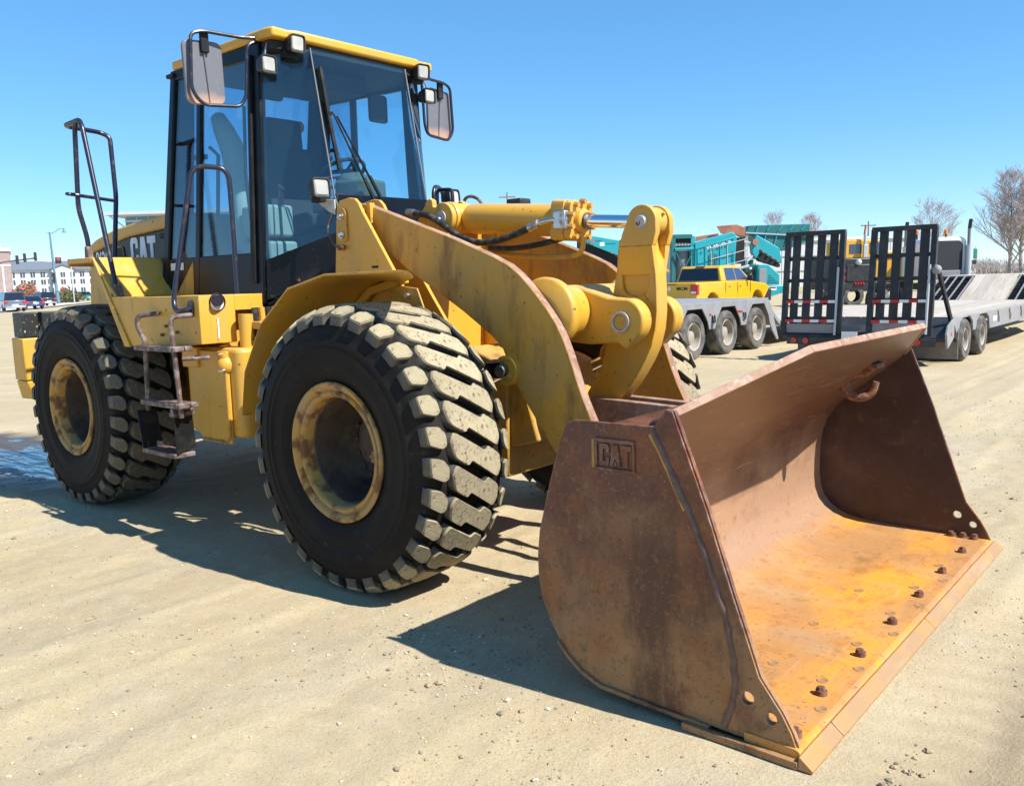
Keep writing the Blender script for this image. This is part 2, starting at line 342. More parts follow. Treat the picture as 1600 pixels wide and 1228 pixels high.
mat('edge_steel', (.37, .215, .095), .45, .2, layers=[dict(c=(.46, .20, .05), s=5, lo=.48, hi=.66, amt=.8, r=.75), dict(c=(.46, .33, .20), s=12, st=(1, .15, 1), lo=.5, hi=.7, amt=.5)], bump=[(50, .25, .003)])
mat('bolt_rust', (.12, .05, .03), .8, layers=[dict(c=(.22, .1, .05), s=40, lo=.45, hi=.6)], bump=[(90, .3, .003)])
mat('lens', (.36, .345, .30), .18, layers=[dict(c=(.6, .57, .48), s=6, lo=.4, hi=.7, amt=.5)], coat=.5, bump=[(60, .15, .002)])
mat('drum_seal', (.10, .10, .10), .5)
mat('interior_dark', (.02, .021, .024), .75)
mat('interior_grey', (.09, .115, .11), .7)
mat('interior_pale', (.27, .32, .28), .7)
mat('seat_cloth', (.025, .026, .03), .95, bump=[(120, .3, .002)])
mat('letter_white', (.72, .72, .76), .5, layers=[dict(c=(.5, .48, .44), s=8, lo=.5, hi=.75, amt=.4)])
mat('decal_white', (.68, .68, .66), .5)
mat('mirror_back', (.13, .13, .145), .45, layers=[dict(kind='grad', c=(.42, .25, .17), ax=2, s=6, wob=.12, lo=3.03, hi=2.96, amt=.95, r=.8), dict(c=(.3, .18, .12), s=20, lo=.6, hi=.7, amt=.5)])
mat('mirror_glass', (.8, .8, .82), .03, 1.0)
mat('light_housing', (.016, .016, .018), .45, layers=[dict(c=(.14, .12, .09), s=10, lo=.5, hi=.75, amt=.4)])
glass('cab_glass', (.80, .91, .95), .01, .002)
glass('tinted_glass', (.55, .70, .80), .01, .002)
glass('windshield_glass', (.80, .91, .94), .01, .004)
mat('rim_inner', (.085, .058, .038), .85, layers=[dict(c=(.20, .15, .10), s=4, lo=.48, hi=.7, amt=.7), dict(c=(.03, .02, .016), s=6, lo=.5, hi=.66, amt=.8)], bump=[(40, .3, .006)])  # base brown darkened to paint in the shade inside the wheel dish, plus dirt
# ------------------------------------------------------------------ ground
def vnoise(x, y, seed):
    xi = np.floor(x).astype(np.int64); yi = np.floor(y).astype(np.int64); fx = x - xi; fy = y - yi
    fx = fx * fx * (3 - 2 * fx); fy = fy * fy * (3 - 2 * fy)
    def h(a, b):
        n = (a * 374761393 + b * 668265263 + seed * 1442695041) & 0x7fffffff
        n = ((n ^ (n >> 13)) * 1274126177) & 0x7fffffff
        return ((n ^ (n >> 16)) & 0xffff) / 65535.0
    return (h(xi, yi) * (1 - fx) + h(xi + 1, yi) * fx) * (1 - fy) + (h(xi, yi + 1) * (1 - fx) + h(xi + 1, yi + 1) * fx) * fy
def fbm(x, y, seed, octv=4):
    s = 0; a = .5; f = 1
    for k in range(octv): s = s + a * (vnoise(x * f, y * f, seed + k) - .5); a *= .5; f *= 2.03
    return s
TRACKS = ((3.05, .24, .022, 1), (3.75, .3, .026, 2), (4.6, .3, .02, 3), (5.6, .28, .03, 4), (6.3, .3, .03, 5), (1.2, .25, .014, 6), (.3, .22, .012, 7), (-.9, .25, .014, 8), (-2.2, .3, .012, 9), (2.35, .2, .010, 12), (7.4, .3, .035, 13), (8.3, .3, .035, 14))
def wobble(y, sd): return fbm(y * .35 + sd * 9.1, y * 0 + sd, 40 + sd, 2) * .5 + (y + 3) * (.02 if sd % 2 else -.015)
def rut_mask(x, y):
    m = 0 * x
    for (xc, w, dep, sd) in TRACKS:
        t = (x - xc - wobble(y, sd)) / w
        bars = .55 + .45 * np.sin((y + np.abs(x - xc) * .5) * 2 * math.pi / .17)
        m = np.maximum(m, np.exp(-t ** 4) * (.35 + .65 * bars) * np.clip(.45 + 1.6 * fbm(y * .5, x * 0 + sd, 70 + sd, 2), 0, 1) * (1.0 if xc > 2 else .6))
    return m
def ground_z(x, y):
    x = np.asarray(x, float); y = np.asarray(y, float)
    d = np.hypot(x - 0, y - 0); fade = np.clip(1 - (d - 25) / 40, 0, 1)
    z = fbm(x * .5, y * .5, 3, 3) * .06 + fbm(x * 2.2, y * 1.1, 11, 4) * .028 + fbm(x * 7, y * 6, 23, 4) * .022
    # wheel tracks running along Y
    for (xc, w, dep, sd) in TRACKS:
        wob = wobble(y, sd)
        t = (x - xc - wob) / w
        lug = (.6 + .4 * np.sin(y * 2 * math.pi / .16 + np.sign(t) * 1.2)) * np.exp(-(t * 1.2) ** 4)
        dep = dep * (1.4 if xc > 2.5 else .75); z = z - dep * np.exp(-t ** 4) * (.75 + fbm(y * 1.3, x * 0 + sd, 60 + sd, 2)) + dep * .55 * np.exp(-((np.abs(t) - 1.35) / .3) ** 2) + lug * (.011 if xc > 2.9 else .005) * np.clip(.3 + 3 * fbm(x * .0 + sd, y * .6, 90 + sd, 2), 0, 1)
    # level under the loader's wheels and bucket
    for (cx, cy) in ((0, -1.07), (0, 1.07), (-3.35, -1.07), (-3.35, 1.07)):
        k = np.exp(-(((x - cx) / .55) ** 2 + ((y - cy) / .5) ** 2) ** 2); z = z * (1 - k)
    k = np.exp(-((np.clip(np.abs(x - 2.1) - .55, 0, 9) / .25) ** 2 + (np.clip(np.abs(y) - 1.5, 0, 9) / .25) ** 2)); z = z * (1 - k) + (-.006) * k
    # hollow that holds the puddle
    e = ((x + 6.1) / 1.75) ** 2 + ((y + .78) / .55) ** 2 + fbm(x * 1.6, y * 3.2, 77, 4) * 2.4
    z = z - .05 * np.exp(-np.clip(e, 0, None) ** 1.5)
    return z * fade
def axis_lines(a, b, step, lo, hi, g=1.16):
    c = list(np.arange(a, b + 1e-6, step)); s = step; x = b
    while x < hi: s *= g; x += s; c.append(min(x, hi))
    s = step; x = a; pre = []
    while x > lo: s *= g; x -= s; pre.append(max(x, lo))
    return np.array(pre[::-1] + c)
gx = axis_lines(-7.6, 5.6, .032, -900, 900); gy = axis_lines(-4.2, 4.6, .036, -900, 900)
XX, YY = np.meshgrid(gx, gy); ZZ = ground_z(XX, YY)
nx, ny = len(gx), len(gy)
co = np.stack([XX, YY, ZZ], -1).reshape(-1, 3)
idx = np.arange(nx * ny).reshape(ny, nx)
quads = np.stack([idx[:-1, :-1], idx[:-1, 1:], idx[1:, 1:], idx[1:, :-1]], -1).reshape(-1, 4)
me = bpy.data.meshes.new('ground'); me.vertices.add(len(co)); me.vertices.foreach_set('co', co.ravel())
me.loops.add(quads.size); me.loops.foreach_set('vertex_index', quads.ravel().astype(np.int32))
me.polygons.add(len(quads)); me.polygons.foreach_set('loop_start', np.arange(0, quads.size, 4, dtype=np.int32)); me.polygons.foreach_set('loop_total', np.full(len(quads), 4, dtype=np.int32))
me.update(calc_edges=True); me.polygons.foreach_set('use_smooth', [True] * len(quads))
mat('dirt', (0.427, 0.335, 0.191), .95, layers=[
    dict(c=(.36, .315, .235), s=.75, off=(3, 1, 0), lo=.50, hi=.62, amt=.6), dict(c=(.315, .235, .135), s=.28, off=(7, 2, 0), lo=.50, hi=.66, amt=.5),
    dict(c=(0.369, 0.281, 0.155), s=.4, lo=.38, hi=.66, amt=.8), dict(c=(0.495, 0.403, 0.250), s=.9, st=(1.3, .5, 1), lo=.46, hi=.7, amt=.7),
    dict(c=(0.315, 0.235, 0.132), s=3.6, st=(1.6, .5, 1), lo=.54, hi=.74, amt=.5), dict(c=(0.486, 0.412, 0.282), s=11, lo=.52, hi=.72, amt=.45),
    dict(c=(0.279, 0.208, 0.123), s=34, lo=.56, hi=.70, amt=.4), dict(c=(0.225, 0.167, 0.100), s=80, lo=.57, hi=.66, amt=.5), dict(c=(0.576, 0.511, 0.382), s=120, lo=.60, hi=.66, amt=.55), dict(c=(0.126, 0.095, 0.062), s=150, lo=.60, hi=.67, amt=.55)],
    bump=[(5, .25, .03), (22, .3, .014), (75, .6, .008), (200, .6, .003)])
me.materials.append(MAT['dirt'])
at = me.attributes.new('rut', 'FLOAT', 'POINT'); at.data.foreach_set('value', rut_mask(XX, YY).ravel().astype(np.float32))
ground = bpy.data.objects.new('ground', me); COL.objects.link(ground); tag(ground, kind='structure')
# damp dirt around the puddle, water
nt = MAT['dirt'].node_tree; N, L = nt.nodes, nt.links
b = N['Principled BSDF']; src = b.inputs['Base Color'].links[0].from_socket
an = N.new('ShaderNodeAttribute'); an.attribute_name = 'rut'; mq = N.new('ShaderNodeMath'); mq.operation = 'MULTIPLY'; mq.inputs[1].default_value = .75; L.new(an.outputs['Fac'], mq.inputs[0])
mx = N.new('ShaderNodeMix'); mx.data_type = 'RGBA'; L.new(mq.outputs[0], mx.inputs[0]); L.new(src, mx.inputs[6]); mx.inputs[7].default_value = (.30, .225, .14, 1); src = mx.outputs[2]
geo = N.new('ShaderNodeTexCoord'); mp = N.new('ShaderNodeMapping'); mp.inputs['Location'].default_value = (5.9 / 2.5, .75 / .95, 0); mp.inputs['Scale'].default_value = (1 / 2.5, 1 / .95, 0)
L.new(geo.outputs['Object'], mp.inputs[0]); ln = N.new('ShaderNodeVectorMath'); ln.operation = 'LENGTH'; L.new(mp.outputs[0], ln.inputs[0])
nz = N.new('ShaderNodeTexNoise'); nz.inputs['Scale'].default_value = 2.5; nz.inputs['Detail'].default_value = 5; L.new(geo.outputs['Object'], nz.inputs[0])
ad = N.new('ShaderNodeMath'); ad.operation = 'MULTIPLY_ADD'; ad.inputs[1].default_value = .7; L.new(nz.outputs[0], ad.inputs[0]); L.new(ln.outputs['Value'], ad.inputs[2])
mr = N.new('ShaderNodeMapRange'); mr.inputs[1].default_value = 1.45; mr.inputs[2].default_value = 1.1; L.new(ad.outputs[0], mr.inputs[0])
mx = N.new('ShaderNodeMix'); mx.data_type = 'RGBA'; L.new(mr.outputs[0], mx.inputs[0]); L.new(src, mx.inputs[6]); mx.inputs[7].default_value = (.085, .062, .042, 1); L.new(mx.outputs[2], b.inputs['Base Color'])
mf = N.new('ShaderNodeMix'); L.new(mr.outputs[0], mf.inputs[0]); mf.inputs[2].default_value = .95; mf.inputs[3].default_value = .42; L.new(mf.outputs[0], b.inputs['Roughness'])
m = mat('puddle_water', (.035, .028, .02), .03, spec=.5); m.node_tree.nodes['Principled BSDF'].inputs['IOR'].default_value = 1.36
nt = m.node_tree; N, L = nt.nodes, nt.links; tcn = N.new('ShaderNodeTexCoord'); mp = N.new('ShaderNodeMapping'); mp.inputs['Scale'].default_value = (1.6, 6.5, 1); mp.inputs['Rotation'].default_value = (0, 0, .55); L.new(tcn.outputs['Object'], mp.inputs[0])
nz = N.new('ShaderNodeTexNoise'); nz.inputs['Scale'].default_value = 1.0; nz.inputs['Detail'].default_value = 3; L.new(mp.outputs[0], nz.inputs[0])
bp = N.new('ShaderNodeBump'); bp.inputs['Strength'].default_value = .55; bp.inputs['Distance'].default_value = .07; L.new(nz.outputs[0], bp.inputs['Height']); L.new(bp.outputs[0], N['Principled BSDF'].inputs['Normal'])
pp = [( -6.1 + 2.1 * math.cos(a), -.78 + .72 * math.sin(a), -.031) for a in [2 * math.pi * k / 40 for k in range(40)]]
tag(MB().add(pp, [tuple(range(40))]).build('puddle', 'puddle_water', smooth=0), kind='structure')
# concrete road beyond the yard, on the left
mat('concrete', (.60, .58, .53), .9, layers=[dict(c=(.36, .345, .31), s=.12, lo=.4, hi=.7), dict(c=(.3, .29, .27), s=1.5, lo=.55, hi=.7, amt=.5)])
mat('dark_kerb', (.10, .085, .075), .9); mat('dry_grass', (.38, .30, .16), .95, layers=[dict(c=(.26, .24, .11), s=.5, lo=.45, hi=.65)])
def sheet(name, pts, z, m): return tag(MB().add([(x, y, z) for x, y in pts], [tuple(range(len(pts)))]).build(name, m, smooth=0), kind='structure')
sheet('road', [(-62, 10), (-84, 25), (-108, 40), (-180, 84), (-330, 150), (-330, 70), (-150, 10)], .02, 'concrete')
sheet('grass_verge', [(-146, 58), (-190, 86), (-330, 155), (-330, 118), (-205, 80), (-158, 60)], .06, 'dry_grass')
sheet('far_field', [(-60, 62), (60, 70), (120, 260), (-160, 260)], .03, 'dry_grass')
kb = MB()
for a, b2 in (((-62, 10), (-84, 25)), ((-84, 25), (-108, 40)), ((-108, 40), (-180, 84))): kb.bar((*a, .06), (*b2, .06), .5, .14)
tag(kb.build('kerb', 'dark_kerb', smooth=0), kind='structure')
# loose gravel in the foreground (countless): one object
def gravel():
    rg = np.random.default_rng(4); mb = MB(); base = []
    for k in range(6):
        th = np.array([0, .5, 1.0]); pts = []
        for i, (zz, rr, n) in enumerate(((-.5, .7, 4), (.15, 1.0, 5), (.65, .55, 4))):
            for q in range(n):
                a = 2 * math.pi * (q + .3 * i) / n + rg.uniform(-.3, .3); r = rr * rg.uniform(.7, 1.2)
                pts.append((r * math.cos(a), r * math.sin(a) * .8, zz * rg.uniform(.7, 1.1)))
        bm = bmesh.new()
        for p in pts: bm.verts.new(p)
        bmesh.ops.convex_hull(bm, input=bm.verts); bm.verts.index_update()
        bm.verts.ensure_lookup_table()
        base.append(([v.co.copy() for v in bm.verts], [[v.index for v in f.verts] for f in bm.faces])); bm.free()
    n = 46000; cx = rg.uniform(-5, 9, n); cy = rg.uniform(-3.9, 8, n)
    keep = []
    dens = vnoise(cx * 1.1, cy * .7, 5) * .6 + vnoise(cx * 3, cy * 2, 9) * .4
    for i in range(n):
        if dens[i] < .50 and rg.random() < .88: continue
        if cy[i] > 3 and rg.random() < .3: continue
        if abs(cy[i]) < 1.55 and 1.45 < cx[i] < 2.75: continue
        keep.append(i)
    # denser patch of crushed stone in the bucket's shadow and along the right-hand track
    ex = np.concatenate([rg.normal(1.15, .35, 700), rg.normal(3.3, .35, 900), rg.normal(2.0, .5, 500)]); ey = np.concatenate([rg.normal(-1.55, .25, 700), rg.uniform(-3.2, 6, 900), rg.normal(-2.1, .35, 500)])
    n0 = len(ex)
    for xl, nn in ((2.90, 900), (3.22, 1100), (3.50, 900), (3.9, 600), (4.5, 500)):
        yy = rg.uniform(-3.4, 7, nn); yy = yy[vnoise(yy * 1.4, yy * 0 + xl * 7, 31) > .42]; ex = np.concatenate([ex, xl + rg.normal(0, .03, len(yy)) + .02 * (yy + 3)]); ey = np.concatenate([ey, yy])
    crumb = np.arange(len(ex)) >= n0
    ok = ~((np.abs(ey) < 1.56) & (ex > 1.45) & (ex < 2.78)); ex, ey, crumb = ex[ok], ey[ok], crumb[ok]
    px = np.concatenate([cx[keep], ex]); py = np.concatenate([cy[keep], ey]); pz = ground_z(px, py)
    nk = len(keep)
    for i in range(len(px)):
        cb_ = i >= nk and crumb[i - nk]; vs_, fs_ = base[i % 6]; s = float(np.clip(rg.lognormal(-4.95 if cb_ else -5.55, .5), .0018, .022)); a = rg.uniform(0, 6.28); ca, sa = math.cos(a) * s, math.sin(a) * s
        mb.add([(px[i] + v.x * ca - v.y * sa, py[i] + v.x * sa + v.y * ca, pz[i] + s * .25 + v.z * s * .8) for v in vs_], fs_, (i % 2) if cb_ else i % 3)
    return mb
mat('stone_pale', (.50, .43, .31), .95); mat('stone_tan', (.34, .26, .155), .95); mat('stone_grey', (.24, .195, .135), .95)
tag(gravel().build('gravel', ['stone_tan', 'stone_grey', 'stone_pale'], smooth=0), 'loose crushed gravel scattered over the tan dirt yard', 'gravel', kind='stuff')
# ------------------------------------------------------------------ wheel loader
LO = empty('wheel_loader', (0, 0, 0), 0, 'yellow articulated wheel loader with big tyres and a rusty front bucket', 'wheel loader')
# ---- wheels
def tread_mesh(name, poly, r0, top_mat):
    mb = MB(); n = len(poly); R = .79
    def top(u): return .808 - .25 * u * u - 4.2 * max(0, abs(u) - .2) ** 2
    cu = sum(p[0] for p in poly) / n; cv = sum(p[1] for p in poly) / n
    rings = []
    for (rf, sc) in ((0, 1.07), (.84, 1.0), (1.0, .955)):
        for (u, v) in poly:
            uu = cu + (u - cu) * sc; vv = cv + (v - cv) * sc
            rr = r0 + (top(uu) - r0) * rf; a = vv / R
            rings.append((rr * math.sin(a), uu, rr * math.cos(a)))
    fs = []
    for k in range(2):
        for i in range(n):
            j = (i + 1) % n; fs.append((k * n + i, k * n + j, (k + 1) * n + j, (k + 1) * n + i))
    mb.add(rings, fs, 1)
    mb.mi[-n:] = [0] * n
    mb.add(rings[2 * n:], [tuple(range(n))], 0)
    return mb.mesh(name, [top_mat, 'tread_gap'], 30)
Z_BLOCK = round2([(-.178, -.088), (-.085, -.094), (-.058, -.052), (.165, -.060), (.192, .005), (.178, .082), (.085, .090), (.058, .050), (-.165, .056), (-.196, -.01)], .015, 2)
Z_BLOCK = [(u * .93, -v * .93 + .54 * u) for u, v in Z_BLOCK][::-1]
S_BLOCK = round2([(-.288, -.054), (-.235, -.066), (-.206, -.034), (-.206, .030), (-.232, .060), (-.288, .052)], .012, 2)
S_FAR = [(-u, .42 * (-u - .25) + v * .92 + .045) for u, v in S_BLOCK][::-1]
S_BLOCK = [(u, v * .92 + .42 * (u + .25) - .045) for u, v in S_BLOCK]
TREAD = {k: [tread_mesh('tread_block', Z_BLOCK, .74, k), tread_mesh('tread_block', S_BLOCK, .695, k), tread_mesh('tread_block', S_FAR, .695, k)] for k in ('tread_dust', 'tread_olive')}
half = [(.365, -.24), (.388, -.268), (.45, -.288), (.47, -.293), (.478, -.296), (.486, -.295), (.53, -.300), (.56, -.302), (.566, -.306), (.574, -.306), (.58, -.303), (.60, -.302), (.606, -.306), (.614, -.306), (.62, -.300), (.66, -.293), (.695, -.283), (.722, -.268), (.742, -.247), (.754, -.222), (.757, -.19), (.757, -.1)]
tyre_prof = half + [(r, -h) for r, h in half[::-1]]
mis = [1 if .76 < r else 0 for r, h in tyre_prof[:-1]]
tyre_me = MB().lathe(tyre_prof, n=96, mis=mis).mesh('tyre', ['rubber_side', 'tread_gap'], 50)
rim_prof = [(.345, -.22), (.378, -.262), (.386, -.272), (.388, -.283), (.380, -.291), (.366, -.289), (.352, -.276), (.343, -.262), (.337, -.262), (.333, -.272), (.322, -.277), (.312, -.272), (.303, -.255), (.300, -.20), (.292, -.195), (.288, -.06), (.284, .09), (.262, .125), (.2, .125)]
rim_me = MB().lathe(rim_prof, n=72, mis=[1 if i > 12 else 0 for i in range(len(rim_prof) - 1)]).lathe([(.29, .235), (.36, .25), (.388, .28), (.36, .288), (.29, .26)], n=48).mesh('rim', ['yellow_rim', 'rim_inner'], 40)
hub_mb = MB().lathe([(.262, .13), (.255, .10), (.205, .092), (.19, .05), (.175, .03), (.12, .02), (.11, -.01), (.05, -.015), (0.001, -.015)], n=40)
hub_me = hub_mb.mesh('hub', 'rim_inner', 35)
nut_me = MB().cyl((.232, .10, 0), (.232, .055, 0), .016, n=6).mesh('wheel_nut', 'bolt_rust', 30)
valve_me = MB().tube(fillet([(.30, -.2, .02), (.27, -.235, .02), (.245, -.245, .02)], .02), .008, 8).box(.262, .30, -.25, -.22, -.01, .05).mesh('valve_guard', 'yellow_rim', 30)
NB = 30
def wheel(x, y, rz, tread, single, spin):
    w = empty('wheel', (x, y, .79), rz); w.parent = LO; w.rotation_euler = (0, 0, rz)
    for me_, nm in ((tyre_me, 'tyre'), (rim_me, 'rim'), (hub_me, 'hub'), (valve_me, 'valve_guard')): inst(me_, nm, w, Matrix.Rotation(rad(spin), 4, 'Y'))
    if y < 0:
        for k in range(18): inst(nut_me, 'wheel_nut', w, Matrix.Rotation(rad(20 * k), 4, 'Y'))
    if single:
        for k in range(NB):
            for q in range(3):
                a = 2 * math.pi * (k + (.5 if q else 0)) / NB + rad(spin)
                inst(TREAD[tread][q], 'tread_block', w, Matrix.Rotation(a, 4, 'Y'))
    else:
        mb = MB()
        for k in range(NB):
            for q in range(3):
                R = Matrix.Rotation(2 * math.pi * (k + (.5 if q else 0)) / NB, 4, 'Y'); t = TREAD[tread][q]
                mb.add([R @ v.co for v in t.vertices], [list(p.vertices) for p in t.polygons])
        o = mb.build('tread_blocks', tread, w); tag(o, kind='stuff')
    return w
wheel(0, -1.07, 0, 'tread_dust', True, 4); wheel(-3.35, -1.07, 0, 'tread_olive', True, 9)
wheel(0, 1.07, math.pi, 'tread_dust', True, 2); wheel(-3.35, 1.07, math.pi, 'tread_olive', False, 0)
for x in (0, -3.35):
    MB().tube([(x, -.98, .79), (x, -.7, .79), (x, -.45, .79), (x, -.2, .79), (x, 0, .79), (x, .2, .79), (x, .45, .79), (x, .7, .79), (x, .98, .79)], [.2, .16, .16, .26, .3, .26, .16, .16, .2], 20).build('axle', 'yellow_worn', LO, smooth=50)
# ---- frames
fr = MB()
fr.box(-.95, .42, -.40, .40, .52, 1.16)
for s_ in (-1, 1): fr.box(-.86, -.05, s_ * .62, s_ * .38, .95, 1.35)
fr.hexa([(.1, -.40, .62), (.62, -.36, .75), (.62, .36, .75), (.1, .40, .62), (.1, -.40, 1.3), (.5, -.36, 1.15), (.5, .36, 1.15), (.1, .40, 1.3)])
fr.build('front_frame', 'yellow_worn', LO, .012)
tower = [(-.875, .9), (-.871, 1.779), (-.835, 2.10), (-.819, 2.205), (-.79, 2.232), (-.694, 2.245), (-.64, 2.236), (-.605, 2.205), (-.574, 2.152), (-.30, 1.771), (-.167, 1.586), (.05, 1.30), (.30, 1.0), (.30, .9)]
for s_ in (-1, 1):
    t = MB().prism(tower, s_ * .60, s_ * .575).build('loader_tower', 'yellow', LO, .004)
    MB().prism(tower, s_ * .395, s_ * .37).build('loader_tower', 'yellow', LO, .004)
    pl = [(-.795, 2.03), (-.785, 1.975), (-.735, 1.965), (-.715, 1.99), (-.715, 2.15), (-.74, 2.185), (-.785, 2.185), (-.795, 2.15)]
    MB().prism(round2(pl, .02), s_ * .601, s_ * .615).build('pin_plate', 'yellow_worn', t, .002)
    for z_ in (2.13, 2.01): MB().lathe([(.001, .645), (.013, .645), (.013, .628), (.022, .628), (.022, .60)] if s_ > 0 else [(.001, -.645), (.013, -.645), (.013, -.628), (.022, -.628), (.022, -.60)], (-.757, 0, z_), n=12).build('bolt', 'steel', t)
    MB().tube(fillet([(-.80, s_ * .61, 1.93), (-.765, s_ * .625, 1.935), (-.74, s_ * .62, 1.93)], .02), .016, 8).build('bolt', 'bolt_rust', t)
    MB().cyl((-.69, s_ * .58, 2.115), (-.69, s_ * .39, 2.115), .075, n=28).build('pivot_boss', 'yellow', LO)
    mrk = MB().box(-.50, -.44, s_ * .6005, s_ * .603, 1.792, 1.806); mrk.build('stamp_mark', 'black_plastic', t)
MB().tube(fillet([(-.86, -.60, 2.16), (-.90, -.63, 2.06), (-.85, -.62, 1.96), (-.80, -.62, 1.93)], .08), .008, 8).build('hose', 'rail_rust', LO)
tc_ = MB().box(-.66, -.44, -.37, .37, 1.2, 1.95); tc_.build('tower_crossmember', 'yellow', LO, .01)
# ---- lift arms
arm = [(-.765, 2.19), (-.70, 2.215), (-.604, 2.198), (-.384, 2.125), (-.23, 2.072), (.10, 1.962), (.36, 1.866), (.457, 1.828), (.56, 1.782), (.64, 1.727), (.71, 1.663), (.774, 1.598), (.835, 1.53), (.89, 1.458), (.935, 1.38), (.97, 1.30), (1.003, 1.215), (1.031, 1.135), (1.07, 1.04), (1.123, .934), (1.22, .76), (1.335, .57), (1.46, .44),
       (1.49, .36), (1.47, .28), (1.39, .245), (1.31, .27), (1.2, .38), (1.05, .53), (.878, .729), (.757, .887), (.641, 1.041), (.57, 1.15), (.535, 1.24), (.50, 1.315), (.413, 1.385), (.206, 1.516), (-.039, 1.655), (-.242, 1.761), (-.45, 1.90), (-.65, 2.01), (-.76, 2.05), (-.785, 2.12)]
for s_ in (-1, 1):
    a_ = MB().prism(arm, s_ * .52, s_ * .46, mi=0, mside=1).build('lift_arm', ['yellow_worn', 'rust_edge'], LO, .006)
    MB().box(-.595, -.555, s_ * .545, s_ * .505, 2.075, 2.205).build('hose_bracket', 'yellow', a_, .004)
    # lift cylinder eye and retainer plate
    MB().lathe([(.001, -.008), (.055, -.008), (.068, -.02), (.085, -.02), (.085, .07), (.001, .07)], (.553, s_ * (.52 if s_ > 0 else .54), 1.186), n=32).build('pin_boss', 'yellow', a_, .003)
    if s_ < 0:
        MB().prism(round2([(.40, 1.165), (.42, 1.225), (.555, 1.24), (.59, 1.19), (.56, 1.14)], .03), -.605, -.565).build('pin_retainer', 'black_paint', a_, .004)
        MB().cyl((.425, -.60, 1.19), (.425, -.63, 1.19), .014, n=6).build('bolt', 'steel', a_)
        MB().cyl((.553, -.60, 1.186), (.553, -.612, 1.186), .034, n=20).build('pin', 'steel', a_)
    lc = MB().cyl((.553, s_ * .565, 1.186), (-.02, s_ * .565, .92), .04, n=20); lc.build('lift_cylinder_rod', 'chrome', LO)
    MB().cyl((.02, s_ * .565, .94), (-.72, s_ * .565, .62), .075, n=24).build('lift_cylinder', 'yellow', LO)
tube = [(.001, -.458), (.19, -.458), (.205, -.44), (.20, -.40), (.18, -.36), (.16, -.31), (.155, -.26), (.155, .26), (.16, .31), (.18, .36), (.20, .40), (.205, .44), (.19, .458), (.001, .458)]
MB().lathe(tube, (.76, 0, 1.50), n=40).build('cross_tube', 'yellow', LO, smooth=60)
mount = [(.70, 1.335), (.72, 1.64), (.811, 1.648), (.92, 1.615), (1.029, 1.582), (1.11, 1.575)] + arc(1.13, 1.452, .125, 78, -42, 10) + [(1.142, 1.294), (1.088, 1.331), (.90, 1.318)]
for s_ in (-1, 1):
    mp_ = MB().prism(mount, s_ * .225, s_ * .125).build('bellcrank_mount', 'yellow', LO, .012)
    MB().cyl((1.115, s_ * .22, 1.447), (1.115, s_ * .229, 1.447), .044, n=28).build('pin', 'yellow_worn', mp_)
    MB().lathe([(.045, s_ * .22), (.045, s_ * .236), (.058, s_ * .238), (.062, s_ * .22)], (1.115, 0, 1.447), n=28).build('pin_collar', 'pin_grey', mp_)
MB().hexa([(.66, -.125, 1.40), (.99, -.125, 1.42), (.99, .125, 1.42), (.66, .125, 1.40), (.70, -.125, 1.655), (.93, -.125, 1.585), (.93, .125, 1.585), (.70, .125, 1.655)]).build('mount_web', 'yellow', LO, .01)
# ---- bellcrank
web = [(1.00, 1.90), (.99, 1.83), (.981, 1.718), (.957, 1.606), (.93, 1.45), (.899, 1.277), (.851, 1.143), (.771, 1.027), (.735, .95), (.76, .87), (.815, .85), (.883, .896), (1.005, 1.005), (1.065, 1.07), (1.115, 1.14), (1.165, 1.22), (1.205, 1.30), (1.232, 1.40), (1.242, 1.50), (1.24, 1.60), (1.236, 1.70), (1.232, 1.78), (1.20, 1.83), (1.19, 1.89)]
pocket = round2([(1.03, 1.80), (1.19, 1.78), (1.195, 1.62), (1.13, 1.57), (1.02, 1.60), (1.015, 1.70)], .05, 4)
BC = MB().prism(web, -.058, .058, holes=[pocket], mside=0).prism(round2([(1.0, 1.82), (1.21, 1.80), (1.21, 1.56), (.99, 1.56)], .02), -.036, .036).build('bellcrank', 'yellow', LO, .010)
ear = arc(1.17, 1.990, .092, -8, 172, 14) + [(1.045, 1.93), (1.022, 1.86), (1.238, 1.86), (1.262, 1.93)]
for s_ in (-1, 1):
    MB().prism(ear, s_ * .097, s_ * .052).hexa([(.985, s_ * .0575, 1.70), (1.233, s_ * .0575, 1.70), (1.233, s_ * .03, 1.70), (.985, s_ * .03, 1.70), (1.022, s_ * .097, 1.86), (1.238, s_ * .097, 1.86), (1.238, s_ * .052, 1.86), (1.022, s_ * .052, 1.86)]).build('clevis_ear', 'yellow', BC, .004)
    MB().lathe([(.001, -.012), (.030, -.012), (.033, -.004), (.037, -.004), (.040, .004)], (1.17, s_ * .100, 1.990), n=26).build('pin', 'pin_grey', BC)
    MB().cyl((1.165, s_ * .1, 1.985), (1.155, s_ * .118, 1.978), .012, n=8).build('grease_nipple', 'bolt_rust', BC)
MB().cyl((1.17, -.048, 1.990), (1.17, .048, 1.990), .082, n=32).cyl((1.235, 0, 2.02), (1.262, 0, 2.034), .010, n=8).build('rod_eye', 'yellow', LO, .006)
for s_ in (-1, 1): MB().prism(round2([(.72, .95), (.80, 1.0), (1.50, .98), (1.56, .93), (1.52, .86), (.78, .84)], .04), s_ * .11, s_ * .065).build('bucket_link', 'rust_edge', LO, .006)
